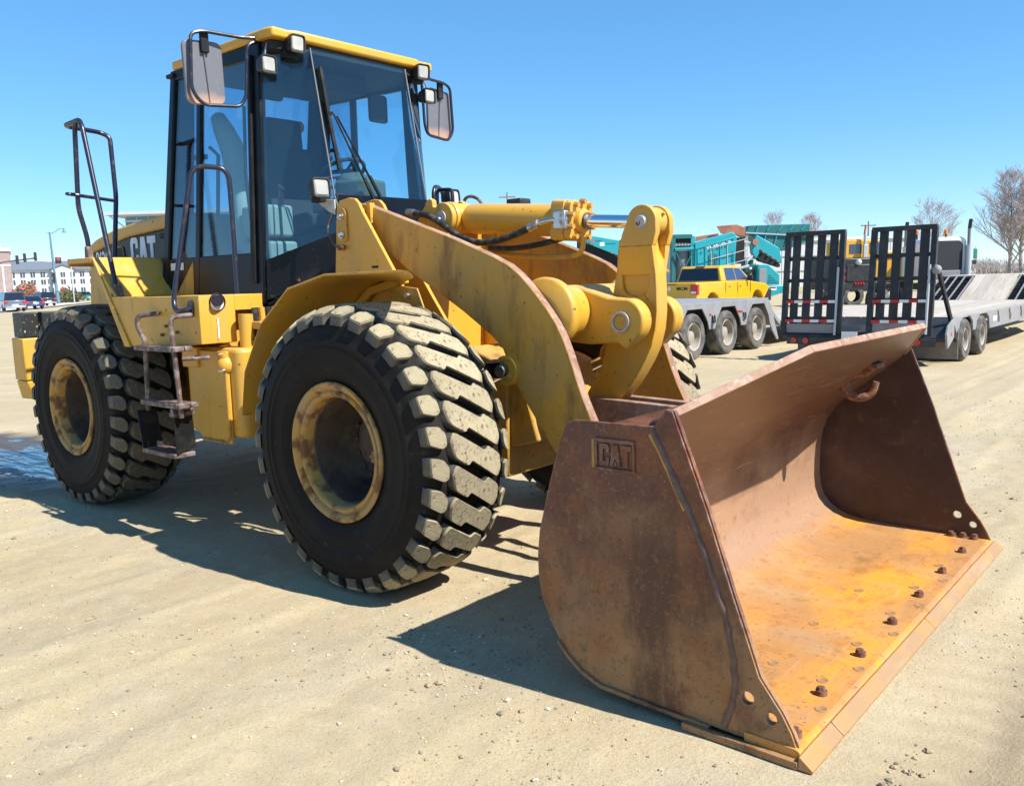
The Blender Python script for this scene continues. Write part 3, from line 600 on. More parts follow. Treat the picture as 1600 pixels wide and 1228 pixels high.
# ---- tilt cylinder
A_ = Vector((-.30, 0, 2.108)); B_ = Vector((1.17, 0, 1.990)); dv = (B_ - A_).normalized()
def on(t): return tuple(A_ + dv * t)
TCY = MB().tube([on(.07), on(.12), on(.15), on(.90), on(.93)], [.06, .092, .098, .098, .094], 36).build('tilt_cylinder', 'yellow', LO, smooth=40)
Rx = Matrix(((dv.x, 0, -dv.z), (0, 1, 0), (dv.z, 0, dv.x)))
hd = MB(); hp = []
for k in range(32):
    a = 2 * math.pi * k / 32; r_ = .132 + .018 * math.cos(4 * (a - math.pi / 4)) + .006 * math.cos(8 * a); hp.append((r_ * math.cos(a), r_ * math.sin(a)))
for t0, t1, sc in ((.86, .955, 1.0), (.955, 1.0, .94)):
    n_ = len(hp); vs_ = [Vector(on(t)) + Rx @ Vector((0, p[0] * sc, p[1] * sc)) for t in (t0, t1) for p in hp]
    hd.add(vs_, [tuple(range(n_)), tuple(range(n_, 2 * n_))] + [(i, (i + 1) % n_, (i + 1) % n_ + n_, i + n_) for i in range(n_)])
hd.tube([on(.99), on(1.03), on(1.04)], [.075, .068, .05], 28)
hd.build('cylinder_head', 'yellow', TCY, .005)
for k in range(10):
    a = 2 * math.pi * (k + .5) / 10; q = Rx @ Vector((0, .113 * math.cos(a), .113 * math.sin(a))); MB().cyl(Vector(on(.99)) + q, Vector(on(1.028)) + q, .0165, n=6).build('head_bolt', 'yellow_worn', TCY)
MB().tube([on(1.0), on(1.42)], .037, 28).build('cylinder_rod', 'chrome', TCY)
MB().tube([on(1.03), on(1.055)], .050, 28).build('rod_seal', 'rail_rust', TCY)
port = MB().hexa([(.60, -.155, 1.98), (.69, -.155, 1.975), (.69, -.09, 1.975), (.60, -.09, 1.98), (.60, -.155, 2.09), (.69, -.155, 2.085), (.69, -.09, 2.085), (.60, -.09, 2.09)])
port.build('hose_flange', 'steel', TCY, .008)
hs = fillet([(-.50, -.22, 2.15), (-.36, -.22, 2.125), (-.265, -.21, 2.07), (-.10, -.20, 1.965), (.04, -.19, 1.925), (.18, -.18, 1.93), (.33, -.17, 1.965), (.46, -.16, 2.005)], .12, 6)
MB().tube(hs, .021, 14).build('hydraulic_hose', 'hose', LO)
MB().tube(fillet([(.44, -.162, 2.0), (.52, -.157, 2.025), (.60, -.155, 2.035), (.63, -.12, 2.035)], .04), .0165, 12).tube([(.43, -.162, 1.996), (.50, -.158, 2.02)], .026, 12).build('hose_fitting', 'steel', LO)
MB().tube([(-.56, -.22, 2.155), (-.49, -.22, 2.148)], .026, 12).build('hose_fitting', 'steel', LO)
MB().tube(fillet([(.02, -.06, 1.90), (.2, -.06, 1.885), (.42, -.06, 1.90), (.60, -.06, 1.93)], .1), .018, 10).build('hydraulic_hose', 'hose', LO)
MB().tube(fillet([(.0, -.03, 1.87), (.35, -.03, 1.83), (.64, -.03, 1.82), (.72, -.03, 1.84), (.74, -.03, 1.93)], .07), .016, 10).build('hydraulic_pipe', 'yellow', LO)
for s_ in (-1, 1):
    MB().prism([(-.56, 1.85), (-.545, 2.08), (-.47, 2.17), (-.435, 2.225), (-.405, 2.24), (-.378, 2.225), (-.375, 2.185), (-.355, 2.178)] + arc(-.295, 2.108, .098, 105, -60, 10) + [(-.26, 1.9)], s_ * .165, s_ * .125).build('cylinder_bracket', 'yellow', LO, .006)
MB().lathe([(.06, -.125), (.098, -.118), (.104, -.10), (.098, -.08), (.104, -.06), (.098, -.045), (.098, .045), (.098, .125)], (-.295, 0, 2.108), n=36).build('cylinder_eye', 'yellow', LO)
MB().cyl((-.295, -.16, 2.108), (-.295, -.18, 2.108), .042, n=24).cyl((-.30, -.18, 2.10), (-.305, -.195, 2.095), .012, n=8).build('pin', 'pin_grey', LO)
MB().tube(fillet([(-.80, .30, 2.10), (-.797, .30, 2.355), (-.645, .30, 2.345), (-.64, .30, 2.10)], .035), .014, 10).build('grab_handle', 'rail_paint', LO)
MB().tube(fillet([(-.62, .34, 2.1), (-.56, .34, 2.30), (-.42, .34, 2.27), (-.3, .3, 2.1)], .08), .012, 8).build('hydraulic_hose', 'rail_rust', LO)
MB().prism(round2([(-.17, .33), (-.04, .33), (-.04, .45), (-.17, .45)], .02), 2.15, 2.24, 'z').build('work_light', 'light_housing', LO, .01)
MB().bar((-.30, .4, 2.0), (-.10, .38, 2.17), .05, .02).build('light_bracket', 'yellow', LO, .003)
for k in range(3): MB().bar((-.02 + .045 * k, -.40, 1.82), (-.10 + .045 * k, -.40, 1.97), .018, .02).build('hose_clamp', 'yellow', LO, .003)
# ---- bucket
def strip2(pts, t):
    P = [Vector((x, z)) for x, z in pts]; n = len(P); out = []
    for i in range(n):
        d = (P[min(i + 1, n - 1)] - P[max(i - 1, 0)]).normalized(); out.append(P[i] + Vector((d.y, -d.x)) * t)
    return [(p.x, p.y) for p in P] + [(p.x, p.y) for p in out[::-1]]
BK = empty('bucket'); BK.parent = LO
side = [(1.661, 1.118), (1.62, 1.02), (1.579, .895), (1.54, .76), (1.507, .637), (1.495, .53), (1.497, .438), (1.515, .345), (1.554, .262), (1.60, .19), (1.652, .136), (1.72, .088), (1.813, .052), (1.996, .044), (2.20, .036), (2.40, .028), (2.62, .030), (2.640, .06), (2.62, .105), (2.585, .165), (2.50, .275), (2.455, .40), (2.40, .55), (2.297, .844), (2.22, 1.04), (2.157, 1.20), (2.125, 1.205), (2.075, 1.135), (1.70, 1.13)]
def hole(cx, cz, r): return arc(cx, cz, r, 360, 0, 14)[:-1]
for s_ in (-1, 1):
    sp = MB().prism(side, s_ * 1.465, s_ * 1.447, holes=[hole(2.452, .187, .025), hole(2.541, .137, .022)]).build('side_plate', ['bucket_out'], BK)
    MB().prism([(x + (.012 if x < 1.7 else -.006), z - .004) for x, z in side], s_ * 1.4465, s_ * 1.444, holes=[hole(2.452, .187, .025), hole(2.541, .137, .022)]).build('side_liner', 'bucket_dark', BK)
    rim_ = [(2.065, 1.13), (2.173, .923), (2.277, .699), (2.354, .499), (2.40, .317), (2.405, .172), (2.36, .05)]
    # wear bar along the front edge and the long weld beside it
    ob = [(x + .004, z) for x, z in rim_] + [(2.44, .045), (2.612, .042), (2.63, .06), (2.612, .105), (2.577, .165), (2.492, .275), (2.447, .40), (2.392, .55), (2.289, .844), (2.212, 1.04), (2.149, 1.20), (2.125, 1.205)]
    MB().prism(ob, s_ * 1.466, s_ * 1.474, holes=[hole(2.452, .187, .025), hole(2.541, .137, .022)]).build('side_wear_bar', 'bucket_out', BK)
    wl_ = [(x, s_ * 1.468, z) for x, z in rim_]; wp = fillet(wl_, .08, 4); rr_ = random.Random(3)
    MB().tube([Vector(p) + Vector((rr_.uniform(-.004, .004), 0, rr_.uniform(-.004, .004))) for p in wp], [rr_.uniform(.013, .017) for _ in wp], 8).build('weld_bead', 'weld', BK, smooth=60)
    MB().prism([(2.045, 1.10), (2.060, 1.12), (2.105, 1.035), (2.16, .925), (2.20, .84), (2.19, .83), (2.14, .93), (2.085, 1.04)], s_ * 1.4655, s_ * 1.4675).build('paint_patch', 'yellow_worn', BK)
    kp = [(1.60, .19), (1.652, .136), (1.72, .088), (1.813, .052), (1.996, .044), (2.30, .034)]
    MB().prism(kp + [(x, z - .018) for x, z in kp[::-1]], s_ * 1.482, s_ * 1.40).build('heel_strip', 'bucket_out', BK, .004)
# CAT badge cut into the near side plate
bd = MB()
CATX0, CATZ0 = 1.80, .955
def cat_letters(mb, x0, z0, w, h, y0, y1, closed=True):
    """block letters C A T in the x,z plane"""
    u = w / 3.05; t = u * .30
    C = [(0, .16), (.16, 0), (.80, 0), (.92, .14), (.92, .40), (.62, .40), (.62, .20), (.34, .20), (.30, .24), (.30, .76), (.34, .80), (.62, .80), (.62, .62), (.92, .62), (.92, .86), (.80, 1), (.16, 1), (0, .84)]
    A = [(0, 0), (.30, 0), (.36, .2), (.50, .42), (.66, .2), (.74, 0), (1.04, 0), (.76, 1), (.28, 1)]
    A2 = [(.36, 0), (.68, 0), (.52, .27)]
    T = [(.32, 0), (.66, 0), (.66, .76), (.98, .76), (.98, 1), (0, 1), (0, .76), (.32, .76)]
    for L_, ox in ((C, 0), (A, 1.0), (A2, 1.0), (T, 2.07)):
        mb.prism([(x0 + (ox + px) * u, z0 + pz * h) for px, pz in L_], y0, y1)
    return mb
cat_letters(bd, 1.825, .965, .145, .085, -1.466, -1.473)
bd.build('badge_letters', 'bucket_out', BK, .002)
fm = MB()
for (x0, x1, z0, z1) in ((1.80, 1.985, 1.058, 1.072), (1.80, 1.985, .944, .957), (1.80, 1.812, .957, 1.058), (1.973, 1.985, .957, 1.058)): fm.box(x0, x1, -1.473, -1.4655, z0, z1)
fm.build('badge_frame', 'bucket_out', BK, .003)
MB().box(1.785, 1.799, -1.4705, -1.4655, .95, 1.065).build('paint_patch', 'yellow_worn', BK, .002)
# wrapper: floor, curved back and upper lip, one swept sheet with thickness
inner = [(2.628, .0612), (2.50, .061), (2.30, .062), (2.05, .064), (1.88, .072), (1.80, .086), (1.73, .113), (1.675, .152), (1.635, .20), (1.610, .27), (1.600, .35), (1.600, .45), (1.604, .55), (1.618, .64), (1.65, .73), (1.70, .805), (1.76, .868), (1.83, .928), (1.91, .99), (2.10, 1.145)]
def swept(inn, t, y0, y1, mb, mi=0, ny=1):
    P = [Vector((x, 0, z)) for x, z in inn]; n = len(P); out = []
    for i in range(n):
        d = (P[min(i + 1, n - 1)] - P[max(i - 1, 0)]).normalized(); out.append(P[i] + Vector((d.z, 0, -d.x)) * -t)
    prof = [(p.x, p.z) for p in P] + [(p.x, p.z) for p in out[::-1]]
    return mb.prism(prof, y0, y1, mi=mi)
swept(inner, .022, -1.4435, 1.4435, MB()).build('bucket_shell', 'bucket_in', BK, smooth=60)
# spill guard with sloped ends
gd = [(2.085, -1.434, 1.13), (2.085, 1.434, 1.13), (2.12, 1.434, 1.165), (2.405, .80, 1.372), (2.405, -.80, 1.372), (2.12, -1.434, 1.165)]
nrm = Vector((-.62, 0, .78)); gd = [Vector(p) for p in gd]
gm = MB(); k = len(gd); gm.add([p for p in gd] + [p + nrm * .028 for p in gd], [tuple(range(k)), tuple(range(k, 2 * k))] + [(i, (i + 1) % k, (i + 1) % k + k, i + k) for i in range(k)])
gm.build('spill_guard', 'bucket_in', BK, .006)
ed = MB(); e1, e2, e3, e4 = gd[2], gd[3], gd[4], gd[5]
for a, b in ((e4, e3), (e3, e2), (e2, e1)): ed.bar(a + nrm * .014 + Vector((.004, 0, 0)), b + nrm * .014 + Vector((.004, 0, 0)), .012, .034, up=nrm)
ed.build('worn_lip', 'rust_edge', BK, .003)
# back bracing behind the wrapper
for y in (-.56, -.42, .42, .56, -.12, .12): MB().prism([(1.30, .26), (1.40, .22), (1.53, .26), (1.50, .45), (1.50, .62), (1.54, .80), (1.60, .98), (1.50, .94), (1.45, .82), (1.44, .5), (1.32, .42)], y - .02, y + .02).build('hinge_plate', 'bucket_out', BK, .005)
MB().tube(fillet([(1.95, -1.30, 1.06), (1.98, -1.30, 1.115), (2.03, -1.30, 1.12), (2.07, -1.30, 1.08)], .03), .026, 10).build('lifting_eye', 'bucket_out', BK)
bk_ = [(1.54, .30), (1.505, .44), (1.503, .53), (1.515, .637), (1.548, .76), (1.587, .895), (1.635, 1.035), (1.66, 1.05), (1.95, 1.035)]
MB().prism(strip2(bk_, -.018), -1.434, 1.434).build('back_plate', 'bucket_out', BK, .004)
# cutting edge: thick base edge plus bolt-on sections with seams
MB().prism([(2.44, .012), (2.648, .012), (2.648, .050), (2.632, .0585), (2.44, .0585)], -1.479, 1.479).build('base_edge', 'bucket_in', BK, .003)
for y0, y1 in ((-1.50, -1.205), (-1.20, .008), (.013, 1.225), (1.23, 1.50)):
    MB().prism([(2.49, -.006), (2.700, -.002), (2.702, .010), (2.655, .046), (2.650, .046), (2.649, .0115), (2.49, .0115)], y0, y1).build('bolt_on_edge', 'edge_steel', BK, .003)
for s_ in (-1, 1): MB().box(2.20, 2.648, s_ * 1.505, s_ * 1.4805, -.004, .026).build('corner_edge', 'bucket_out', BK, .004)
bolt_me = MB().cyl((0, 0, -.01), (0, 0, .018), .024, .022, 14).cyl((-.003, .002, .016), (-.004, .003, .029), .019, .016, 6).mesh('plow_bolt', 'bolt_rust', 30)
for i, (x, y) in enumerate([(2.558, -1.046), (2.562, -.61), (2.562, -.18), (2.563, .245), (2.563, .675), (2.564, 1.104)] + [(2.60, -1.40), (2.435, 1.408), (2.497, 1.412), (2.558, 1.41)]):
    inst(bolt_me, 'plow_bolt', BK, Matrix.Translation((x, y, .062)) @ Matrix.Rotation(i * 1.1, 4, 'Z'))
hole_me = MB().lathe([(.024, .0012), (.021, .0026), (.017, .0008), (.001, .0006)], axis='z', n=16).mesh('empty_bolt_hole', 'edge_steel', 30)
for (x, y) in [(2.52, -.93), (2.60, -1.16), (2.51, -.50), (2.60, -.74), (2.52, -.06), (2.605, -.30), (2.51, .36), (2.60, .12), (2.52, .79), (2.60, .55), (2.3, -.9), (2.28, -.4), (2.3, .15)]:
    inst(hole_me, 'empty_bolt_hole', BK, Matrix.Translation((x, y, .0613 if x > 2.36 else .0622)))
# lifting hook hanging inside near the far end
hk = fillet([(2.13, .86, 1.15), (2.075, .86, 1.105), (2.02, .86, 1.10), (1.965, .87, 1.075), (1.94, .88, 1.02), (1.965, .90, .965), (2.03, .92, .945), (2.09, .94, .975), (2.105, .945, 1.045)], .035, 3)
MB().tube(hk, [.022 + .008 * math.sin(math.pi * i / len(hk)) for i in range(len(hk))], 12).build('lifting_hook', 'bolt_rust', BK, 0, 60)
MB().box(2.03, 2.16, .79, .93, 1.135, 1.165).build('hook_base', 'bolt_rust', BK, .006)
# ------------------------------------------------------------------ front fenders
fp = [(-1.055, .905), (-.993, 1.179), (-.792, 1.472), (-.49, 1.685), (-.144, 1.757), (.470, 1.760), (.535, 1.750), (.566, 1.728)]
fi = [(-1.055, .905), (-.993, 1.179), (-.792, 1.472), (-.49, 1.685), (-.36, 1.722), (-.30, 1.715), (-.27, 1.705), (-.26, 1.69)]
for s_ in (-1, 1):
    n_ = len(fp); vs_ = []
    for dz in (0, -.012):
        for k in range(n_):
            vs_ += [(fp[k][0], s_ * 1.25, fp[k][1] + dz), (fi[k][0], s_ * .61, fi[k][1] + dz)]
    fs_ = []
    for k in range(n_ - 1):
        a = 2 * k; b = 2 * n_ + 2 * k
        fs_ += [(a, a + 1, a + 3, a + 2), (b, b + 2, b + 3, b + 1), (a, a + 2, b + 2, b), (a + 1, b + 1, b + 3, a + 3)]
    fs_ += [(0, 2 * n_, 2 * n_ + 1, 1), (2 * n_ - 2, 2 * n_ - 1, 4 * n_ - 1, 4 * n_ - 2)]
    f_ = MB().add(vs_, fs_).build('fender', 'yellow', LO, .003)
    MB().prism(strip2([(x * .985, .79 + (z - .79) * .985) for x, z in fp[:5]], .05), s_ * .66, s_ * .63).build('fender_rib', 'yellow', f_, .003)
    MB().panel([(-.30, s_ * .64, 1.69), (-.05, s_ * .64, 1.66), (.02, s_ * .64, 1.50), (-.20, s_ * .64, 1.40)], .012).build('fender_gusset', 'yellow_worn', f_, .003)
    MB().cyl((-.12, s_ * .65, 1.62), (-.12, s_ * .675, 1.62), .016, n=8).build('bolt', 'steel', f_)

# ------------------------------------------------------------------ cab
def ys(z): return .78 - (z - 1.6) * .047
def xw(z): return -1.055 - (z - 2.3) * .18
def xr(z): return -2.83 + (z - 1.6) * .155
def xb(z): return -2.305 + (z - 1.75) * .09
def S(x, z, s=-1): return Vector((x, s * ys(z), z))
def Fp(z, s=-1): return Vector((-1.40, s * ys(z), z))
def Wp(z, s=-1): return Vector((xw(z), s * .43, z))
CAB = empty('cab'); CAB.parent = LO
def pane(name, q, m='cab_glass', t=.007): return MB().panel(q, t).build(name, m, CAB)
for s in (-1, 1):
    lowp = MB().panel([S(xr(1.60), 1.60, s), S(-1.40, 1.60, s), S(-1.40, 1.93, s), S(xr(1.93), 1.93, s)], .03)
    lowp.build('lower_side_panel', 'black_paint', CAB, .006)
    MB().panel([S(-1.565, 1.56, s), S(-1.40, 1.58, s), S(-1.395, 3.31, s), S(-1.545, 3.31, s)], .05).build('front_pillar', 'black_paint', CAB, .01)
    MB().panel([S(-1.515, 1.72, s) + Vector((0, s * .035, 0)), S(-1.475, 1.72, s) + Vector((0, s * .035, 0)), S(-1.470, 3.24, s) + Vector((0, s * .035, 0)), S(-1.50, 3.24, s) + Vector((0, s * .035, 0))], .03).build('door_seal', 'black_plastic', CAB, .006)
    MB().panel([S(xb(1.93) - .03, 1.6, s), S(xb(1.93) + .03, 1.6, s), S(xb(3.3) + .03, 3.3, s), S(xb(3.3) - .03, 3.3, s)], .036).build('door_pillar', 'black_paint', CAB, .008)
    MB().panel([S(xr(1.6), 1.58, s), S(xr(1.6) + .09, 1.58, s), S(xr(3.32) + .07, 3.32, s), S(xr(3.32), 3.32, s)], .045).build('rear_pillar', 'black_paint', CAB, .01)
    MB().panel([S(xr(3.25), 3.25, s), S(-1.40, 3.22, s), S(-1.40, 3.32, s), S(xr(3.32), 3.32, s)], .04).build('roof_rail', 'black_paint', CAB, .006)
    MB().panel([S(xr(2.62) + .06, 2.665, s) * 1 + Vector((0, -s * .05, 0)), S(xb(2.62) + .02, 2.645, s) + Vector((0, -s * .05, 0)), S(xb(2.62) + .02, 2.68, s) + Vector((0, -s * .05, 0)), S(xr(2.62) + .06, 2.70, s) + Vector((0, -s * .05, 0))], .02).build('inner_rail', 'black_plastic', CAB)
    pane('side_window', [S(xr(1.93) + .07, 1.93, s), S(xb(1.93) - .03, 1.93, s), S(xb(3.25) - .03, 3.25, s), S(xr(3.25) + .06, 3.25, s)], 'tinted_glass')
    pane('door_window', [S(xb(1.93) + .03, 1.93, s), S(-1.55, 1.93, s), S(-1.53, 3.23, s), S(xb(3.23) + .03, 3.23, s)])
    # front corner: skirt, pillar bars, corner glass
    MB().panel([Fp(1.60, s), Vector((-1.035, s * .43, 1.775)), Vector((-1.02, s * .43, 2.055)), Fp(1.875, s)], .03).build('corner_panel', 'black_paint', CAB, .005)
    MB().panel([Fp(1.585, s) + Vector((0, 0, -.005)), Vector((-1.03, s * .43, 1.765)), Vector((-1.06, s * .40, 1.70)), Fp(1.53, s) + Vector((-.03, -s * .04, 0))], .02).build('corner_skirt', 'black_plastic', CAB, .004)
    pane('corner_window', [Fp(1.875, s), Vector((-1.02, s * .43, 2.055)), Wp(3.28, s), Fp(3.26, s)], 'cab_glass')
    MB().tube([Wp(2.06, s) + Vector((.045, 0, 0)), Wp(2.3, s) + Vector((.008, s * .004, 0)), Wp(3.29, s) + Vector((.008, s * .004, 0))], .006, 8).build('window_seal', 'drum_seal', CAB)
    MB().cyl(Fp(1.735, s) + Vector((.16, s * -.145, .0)), Fp(1.735, s) + Vector((.18, -s * .13, 0)), .012, n=10).build('bolt', 'bolt_rust', CAB)
pane('windshield', [Wp(2.30), Wp(2.30, 1), Wp(3.29, 1), Wp(3.29)], 'windshield_glass')
MB().panel([Vector((-1.02, -.43, 2.05)), Vector((-1.02, .43, 2.05)), Wp(2.31, 1) + Vector((.01, 0, 0)), Wp(2.31) + Vector((.01, 0, 0))], .03).build('cowl_panel', 'black_paint', CAB, .006)
MB().panel([Vector((-1.035, -.43, 1.70)), Vector((-1.035, .43, 1.70)), Vector((-1.02, .43, 2.05)), Vector((-1.02, -.43, 2.05))], .03).build('lower_front_panel', 'black_paint', CAB, .006)
MB().panel([S(xr(1.6), 1.60), S(xr(2.1), 2.1), S(xr(2.1), 2.1, 1), S(xr(1.6), 1.60, 1)], .03).build('rear_panel', 'black_paint', CAB, .006)
pane('rear_window', [S(xr(2.1), 2.1), S(xr(2.1), 2.1, 1), S(xr(3.28), 3.28, 1), S(xr(3.28), 3.28)], 'tinted_glass')
for s in (-1, 1): MB().panel([Vector((xr(2.1) + .02, s * .73, 2.1)), Vector((xr(2.1) + .02, s * .54, 2.1)), Vector((xr(3.27) + .02, s * .54, 3.27)), Vector((xr(3.27) + .02, s * .68, 3.27))], .04).build('rear_post', 'black_paint', CAB, .01)
MB().box(-2.80, -1.06, -.74, .74, 1.575, 1.615).build('cab_floor', 'interior_dark', CAB)
# roof
rf = [(-1.235, -.60), (-1.225, -.725), (-1.30, -.742), (-2.50, -.735), (-2.545, -.70), (-2.545, .70), (-2.50, .735), (-1.30, .742), (-1.225, .725), (-1.235, .60), (-1.205, .55), (-1.205, -.55)]
RF = MB().prism(rf, 3.318, 3.382, 'z').build('roof', 'yellow', CAB, .016, seg=3)
MB().prism([(x * .9 - .19, y * .86) for x, y in rf], 3.380, 3.402, 'z').build('roof_crown', 'yellow', RF, .012)
MB().prism([(-1.30, -.70), (-2.5, -.69), (-2.5, .69), (-1.30, .70), (-1.245, .46), (-1.245, -.46)], 3.255, 3.317, 'z').build('headliner', 'interior_dark', CAB, .01)
MB().box(-2.60, -2.50, -.74, -.69, 3.27, 3.30).build('roof_drain', 'black_plastic', RF, .006)
# work lights: curved housing, pale lens, bracket
def work_light(c, yaw, pitch=0, par=None, size=.105):
    R = Matrix.Rotation(yaw, 3, 'Z') @ Matrix.Rotation(pitch, 3, 'Y'); c = Vector(c); h = size / 2
    pr = round2([(-h, -h), (h, -h), (h, h), (-h, h)], .022, 3); n = len(pr)
    mb = MB(); rings = []
    for (dx, sc) in ((-.075, .55), (-.06, .72), (.0, 1.0), (.035, 1.04), (.035, .93), (.02, .90)):
        rings += [c + R @ Vector((dx, p[0] * sc, p[1] * sc)) for p in pr]
    fs = [tuple(range(n))]
    for k in range(5): fs += [(k * n + i, k * n + (i + 1) % n, (k + 1) * n + (i + 1) % n, (k + 1) * n + i) for i in range(n)]
    mb.add(rings, fs); o = mb.build('work_light', 'light_housing', par, smooth=40)
    lr = [c + R @ Vector((.021, p[0] * .9, p[1] * .9)) for p in pr]; l2 = [c + R @ Vector((.033, p[0] * .7, p[1] * .7)) for p in pr]
    ln = MB().add(lr + l2, [tuple(range(n, 2 * n))] + [(i, (i + 1) % n, (i + 1) % n + n, i + n) for i in range(n)]).build('lens', 'lens', o if par is LO else par)
    return o
for s in (-1, 1):
    work_light((-1.195, s * .575, 3.285), s * -.12 if s > 0 else .0, .08, CAB, .112)
    work_light((-1.30, s * .735, 3.145), 0.0, .0, CAB, .112)
    MB().tube(fillet([(-1.31, s * .735, 3.20), (-1.31, s * .735, 3.235), (-1.33, s * .70, 3.30)], .02), .007, 6).build('light_stem', 'steel', CAB)
    MB().box(-1.29, -1.23, s * .52, s * .63, 3.215, 3.25).build('light_bracket', 'black_plastic', CAB, .004)
work_light((-.965, -.62, 2.325), -.10, -.1, LO, .125)
MB().panel([(-1.05, -.60, 2.262), (-.835, -.60, 2.245), (-.835, -.60, 2.145), (-.90, -.60, 2.17)], .012).build('light_bracket', 'pin_grey', LO, .003)
MB().box(-1.02, -.92, -.65, -.59, 2.235, 2.27).build('light_base', 'black_plastic', LO, .004)
work_light((-.965, .62, 2.325), .1, -.1, LO, .125)
# mirrors on tubular arms
for s in (-1, 1):
    arm_ = fillet([(-1.40, s * .69, 3.34), (-1.43, s * .84, 3.325), (-1.46, s * 1.09, 3.325), (-1.47, s * 1.17, 3.30), (-1.47, s * 1.19, 2.95), (-1.465, s * 1.12, 2.865), (-1.44, s * .86, 2.885), (-1.43, s * .82, 2.95), (-1.42, s * .795, 3.29), (-1.41, s * .70, 3.325)], .05, 4)
    ma = MB().tube(arm_, .0115, 10).build('mirror_arm', 'rail_paint', CAB)
    mh = [(s * 1.215, 3.235), (s * 1.19, 3.265), (s * .97, 3.285), (s * .935, 3.26), (s * .93, 2.92), (s * .96, 2.885), (s * 1.17, 2.87), (s * 1.205, 2.90)]
    MB().prism(round2(mh, .02, 3), -1.50, -1.525, 'x').build('mirror_shell', 'mirror_back', CAB, .009)
    MB().prism(round2([(1.07 * s + (y - 1.07 * s) * .93, 3.075 + (z - 3.075) * .93) for y, z in mh], .02, 3), -1.5252, -1.528, 'x').build('mirror_glass', 'mirror_glass', CAB)
    MB().box(-1.50, -1.475, s * 1.04, s * 1.095, 3.20, 3.33).build('mirror_clamp', 'black_plastic', CAB, .004)
    MB().tube([(-1.495, s * 1.07, 3.2), (-1.495, s * 1.045, 2.88)], .006, 6).build('mirror_rib', 'mirror_back', CAB)
# wipers
MB().tube([(-1.035, -.103, 2.286), (-1.080, -.235, 2.60), (-1.128, -.338, 2.853)], [.010, .007, .007], 6).bar((-1.028, -.10, 2.286), (-1.052, -.16, 2.43), .022, .016).build('wiper_arm', 'black_plastic', CAB)
MB().tube([(-1.035, -.045, 2.315), (-1.080, -.19, 2.60), (-1.126, -.315, 2.845)], [.010, .007, .007], 6).bar((-1.028, -.042, 2.31), (-1.052, -.11, 2.45), .022, .016).build('wiper_arm', 'black_plastic', CAB)
MB().bar((-1.188, -.386, 3.169), (-1.134, -.380, 2.853), .024, .018, up=(1, 0, 0)).bar((-1.134, -.380, 2.853), (-1.067, -.364, 2.477), .024, .018, up=(1, 0, 0)).bar((-1.130, -.345, 2.86), (-1.132, -.385, 2.855), .02, .02).build('wiper_blade', 'black_plastic', CAB)
# interior: seat, console, steering wheel, dash, cover on the seat back, mirrors
st = MB().prism(round2([(-2.02, 2.08), (-1.55, 2.12), (-1.53, 2.2), (-1.60, 2.24), (-2.0, 2.2), (-2.14, 2.78), (-2.22, 2.80), (-2.26, 2.76), (-2.12, 2.10)], .05), -.26, .26)
st.build('seat', 'seat_cloth', CAB, .04, seg=3)
MB().prism(round2([(-2.14, 2.76), (-2.16, 3.0), (-2.22, 3.02), (-2.27, 2.98), (-2.25, 2.76)], .03), -.15, .15).build('headrest', 'seat_cloth', CAB, .04, seg=3)
MB().box(-2.05, -1.65, -.22, .22, 1.62, 2.08).build('seat_base', 'interior_dark', CAB, .02)
for k in range(4): MB().box(-1.90 + .0 * k, -1.66, -.245, .245, 1.70 + .085 * k, 1.74 + .085 * k).build('seat_bellows', 'interior_grey', CAB, .012)
MB().box(-2.0, -1.62, -.58, -.34, 1.62, 2.02).box(-1.98, -1.64, -.57, -.35, 2.05, 2.28).build('side_console', 'interior_pale', CAB, .02)
MB().tube([(-2.06, -.50, 1.95), (-2.08, -.50, 2.3), (-2.12, -.51, 2.66), (-2.14, -.51, 2.74), (-2.22, -.52, 2.88), (-2.28, -.52, 2.97), (-2.30, -.52, 3.0)], [.07, .08, .085, .088, .075, .055, .02], 16).build('rear_seat_cover', 'interior_pale', CAB, .02, 60)
MB().prism(round2([(-2.75, 1.7), (-2.45, 1.7), (-2.45, 2.25), (-2.7, 2.3)], .04), -.6, .6).build('rear_console', 'interior_grey', CAB, .02)
for k in range(3): MB().tube([(-1.68 - .05 * k, -.44 + .05 * k, 2.26), (-1.67 - .05 * k, -.44 + .05 * k, 2.40)], .007, 6).ball((-1.67 - .05 * k, -.44 + .05 * k, 2.41), .018, 8).build('control_lever', 'interior_dark', CAB)
sw = MB(); swc = Vector((-1.50, .0, 2.52)); sR = Matrix.Rotation(-.5, 3, 'Y')
sw.tube([swc + sR @ Vector((.18 * math.cos(2 * math.pi * k / 24), .18 * math.sin(2 * math.pi * k / 24), 0)) for k in range(24)], .015, 8, closed=True)
for a in (0, 2.1, 4.2): sw.tube([swc + sR @ Vector((0, 0, -.03)), swc + sR @ Vector((.18 * math.cos(a), .18 * math.sin(a), 0))], .012, 6)
sw.ball(swc + sR @ Vector((.10, -.16, .05)), .03, 10).build('steering_wheel', 'interior_dark', CAB)
MB().tube([(-1.36, 0, 1.62), (-1.40, 0, 2.25), (-1.49, 0, 2.49)], [.10, .07, .05], 12).build('steering_column', 'interior_dark', CAB)
MB().prism(round2([(-1.36, .20), (-1.13, .12), (-1.13, -.12), (-1.36, -.2)], .05), 2.2, 2.44, 'z').tube([(-1.3, -.02, 2.40), (-1.28, -.02, 2.47), (-1.27, -.02, 2.5)], [.16, .13, .03], 20).build('dash_pod', 'interior_grey', CAB, .02, 60)
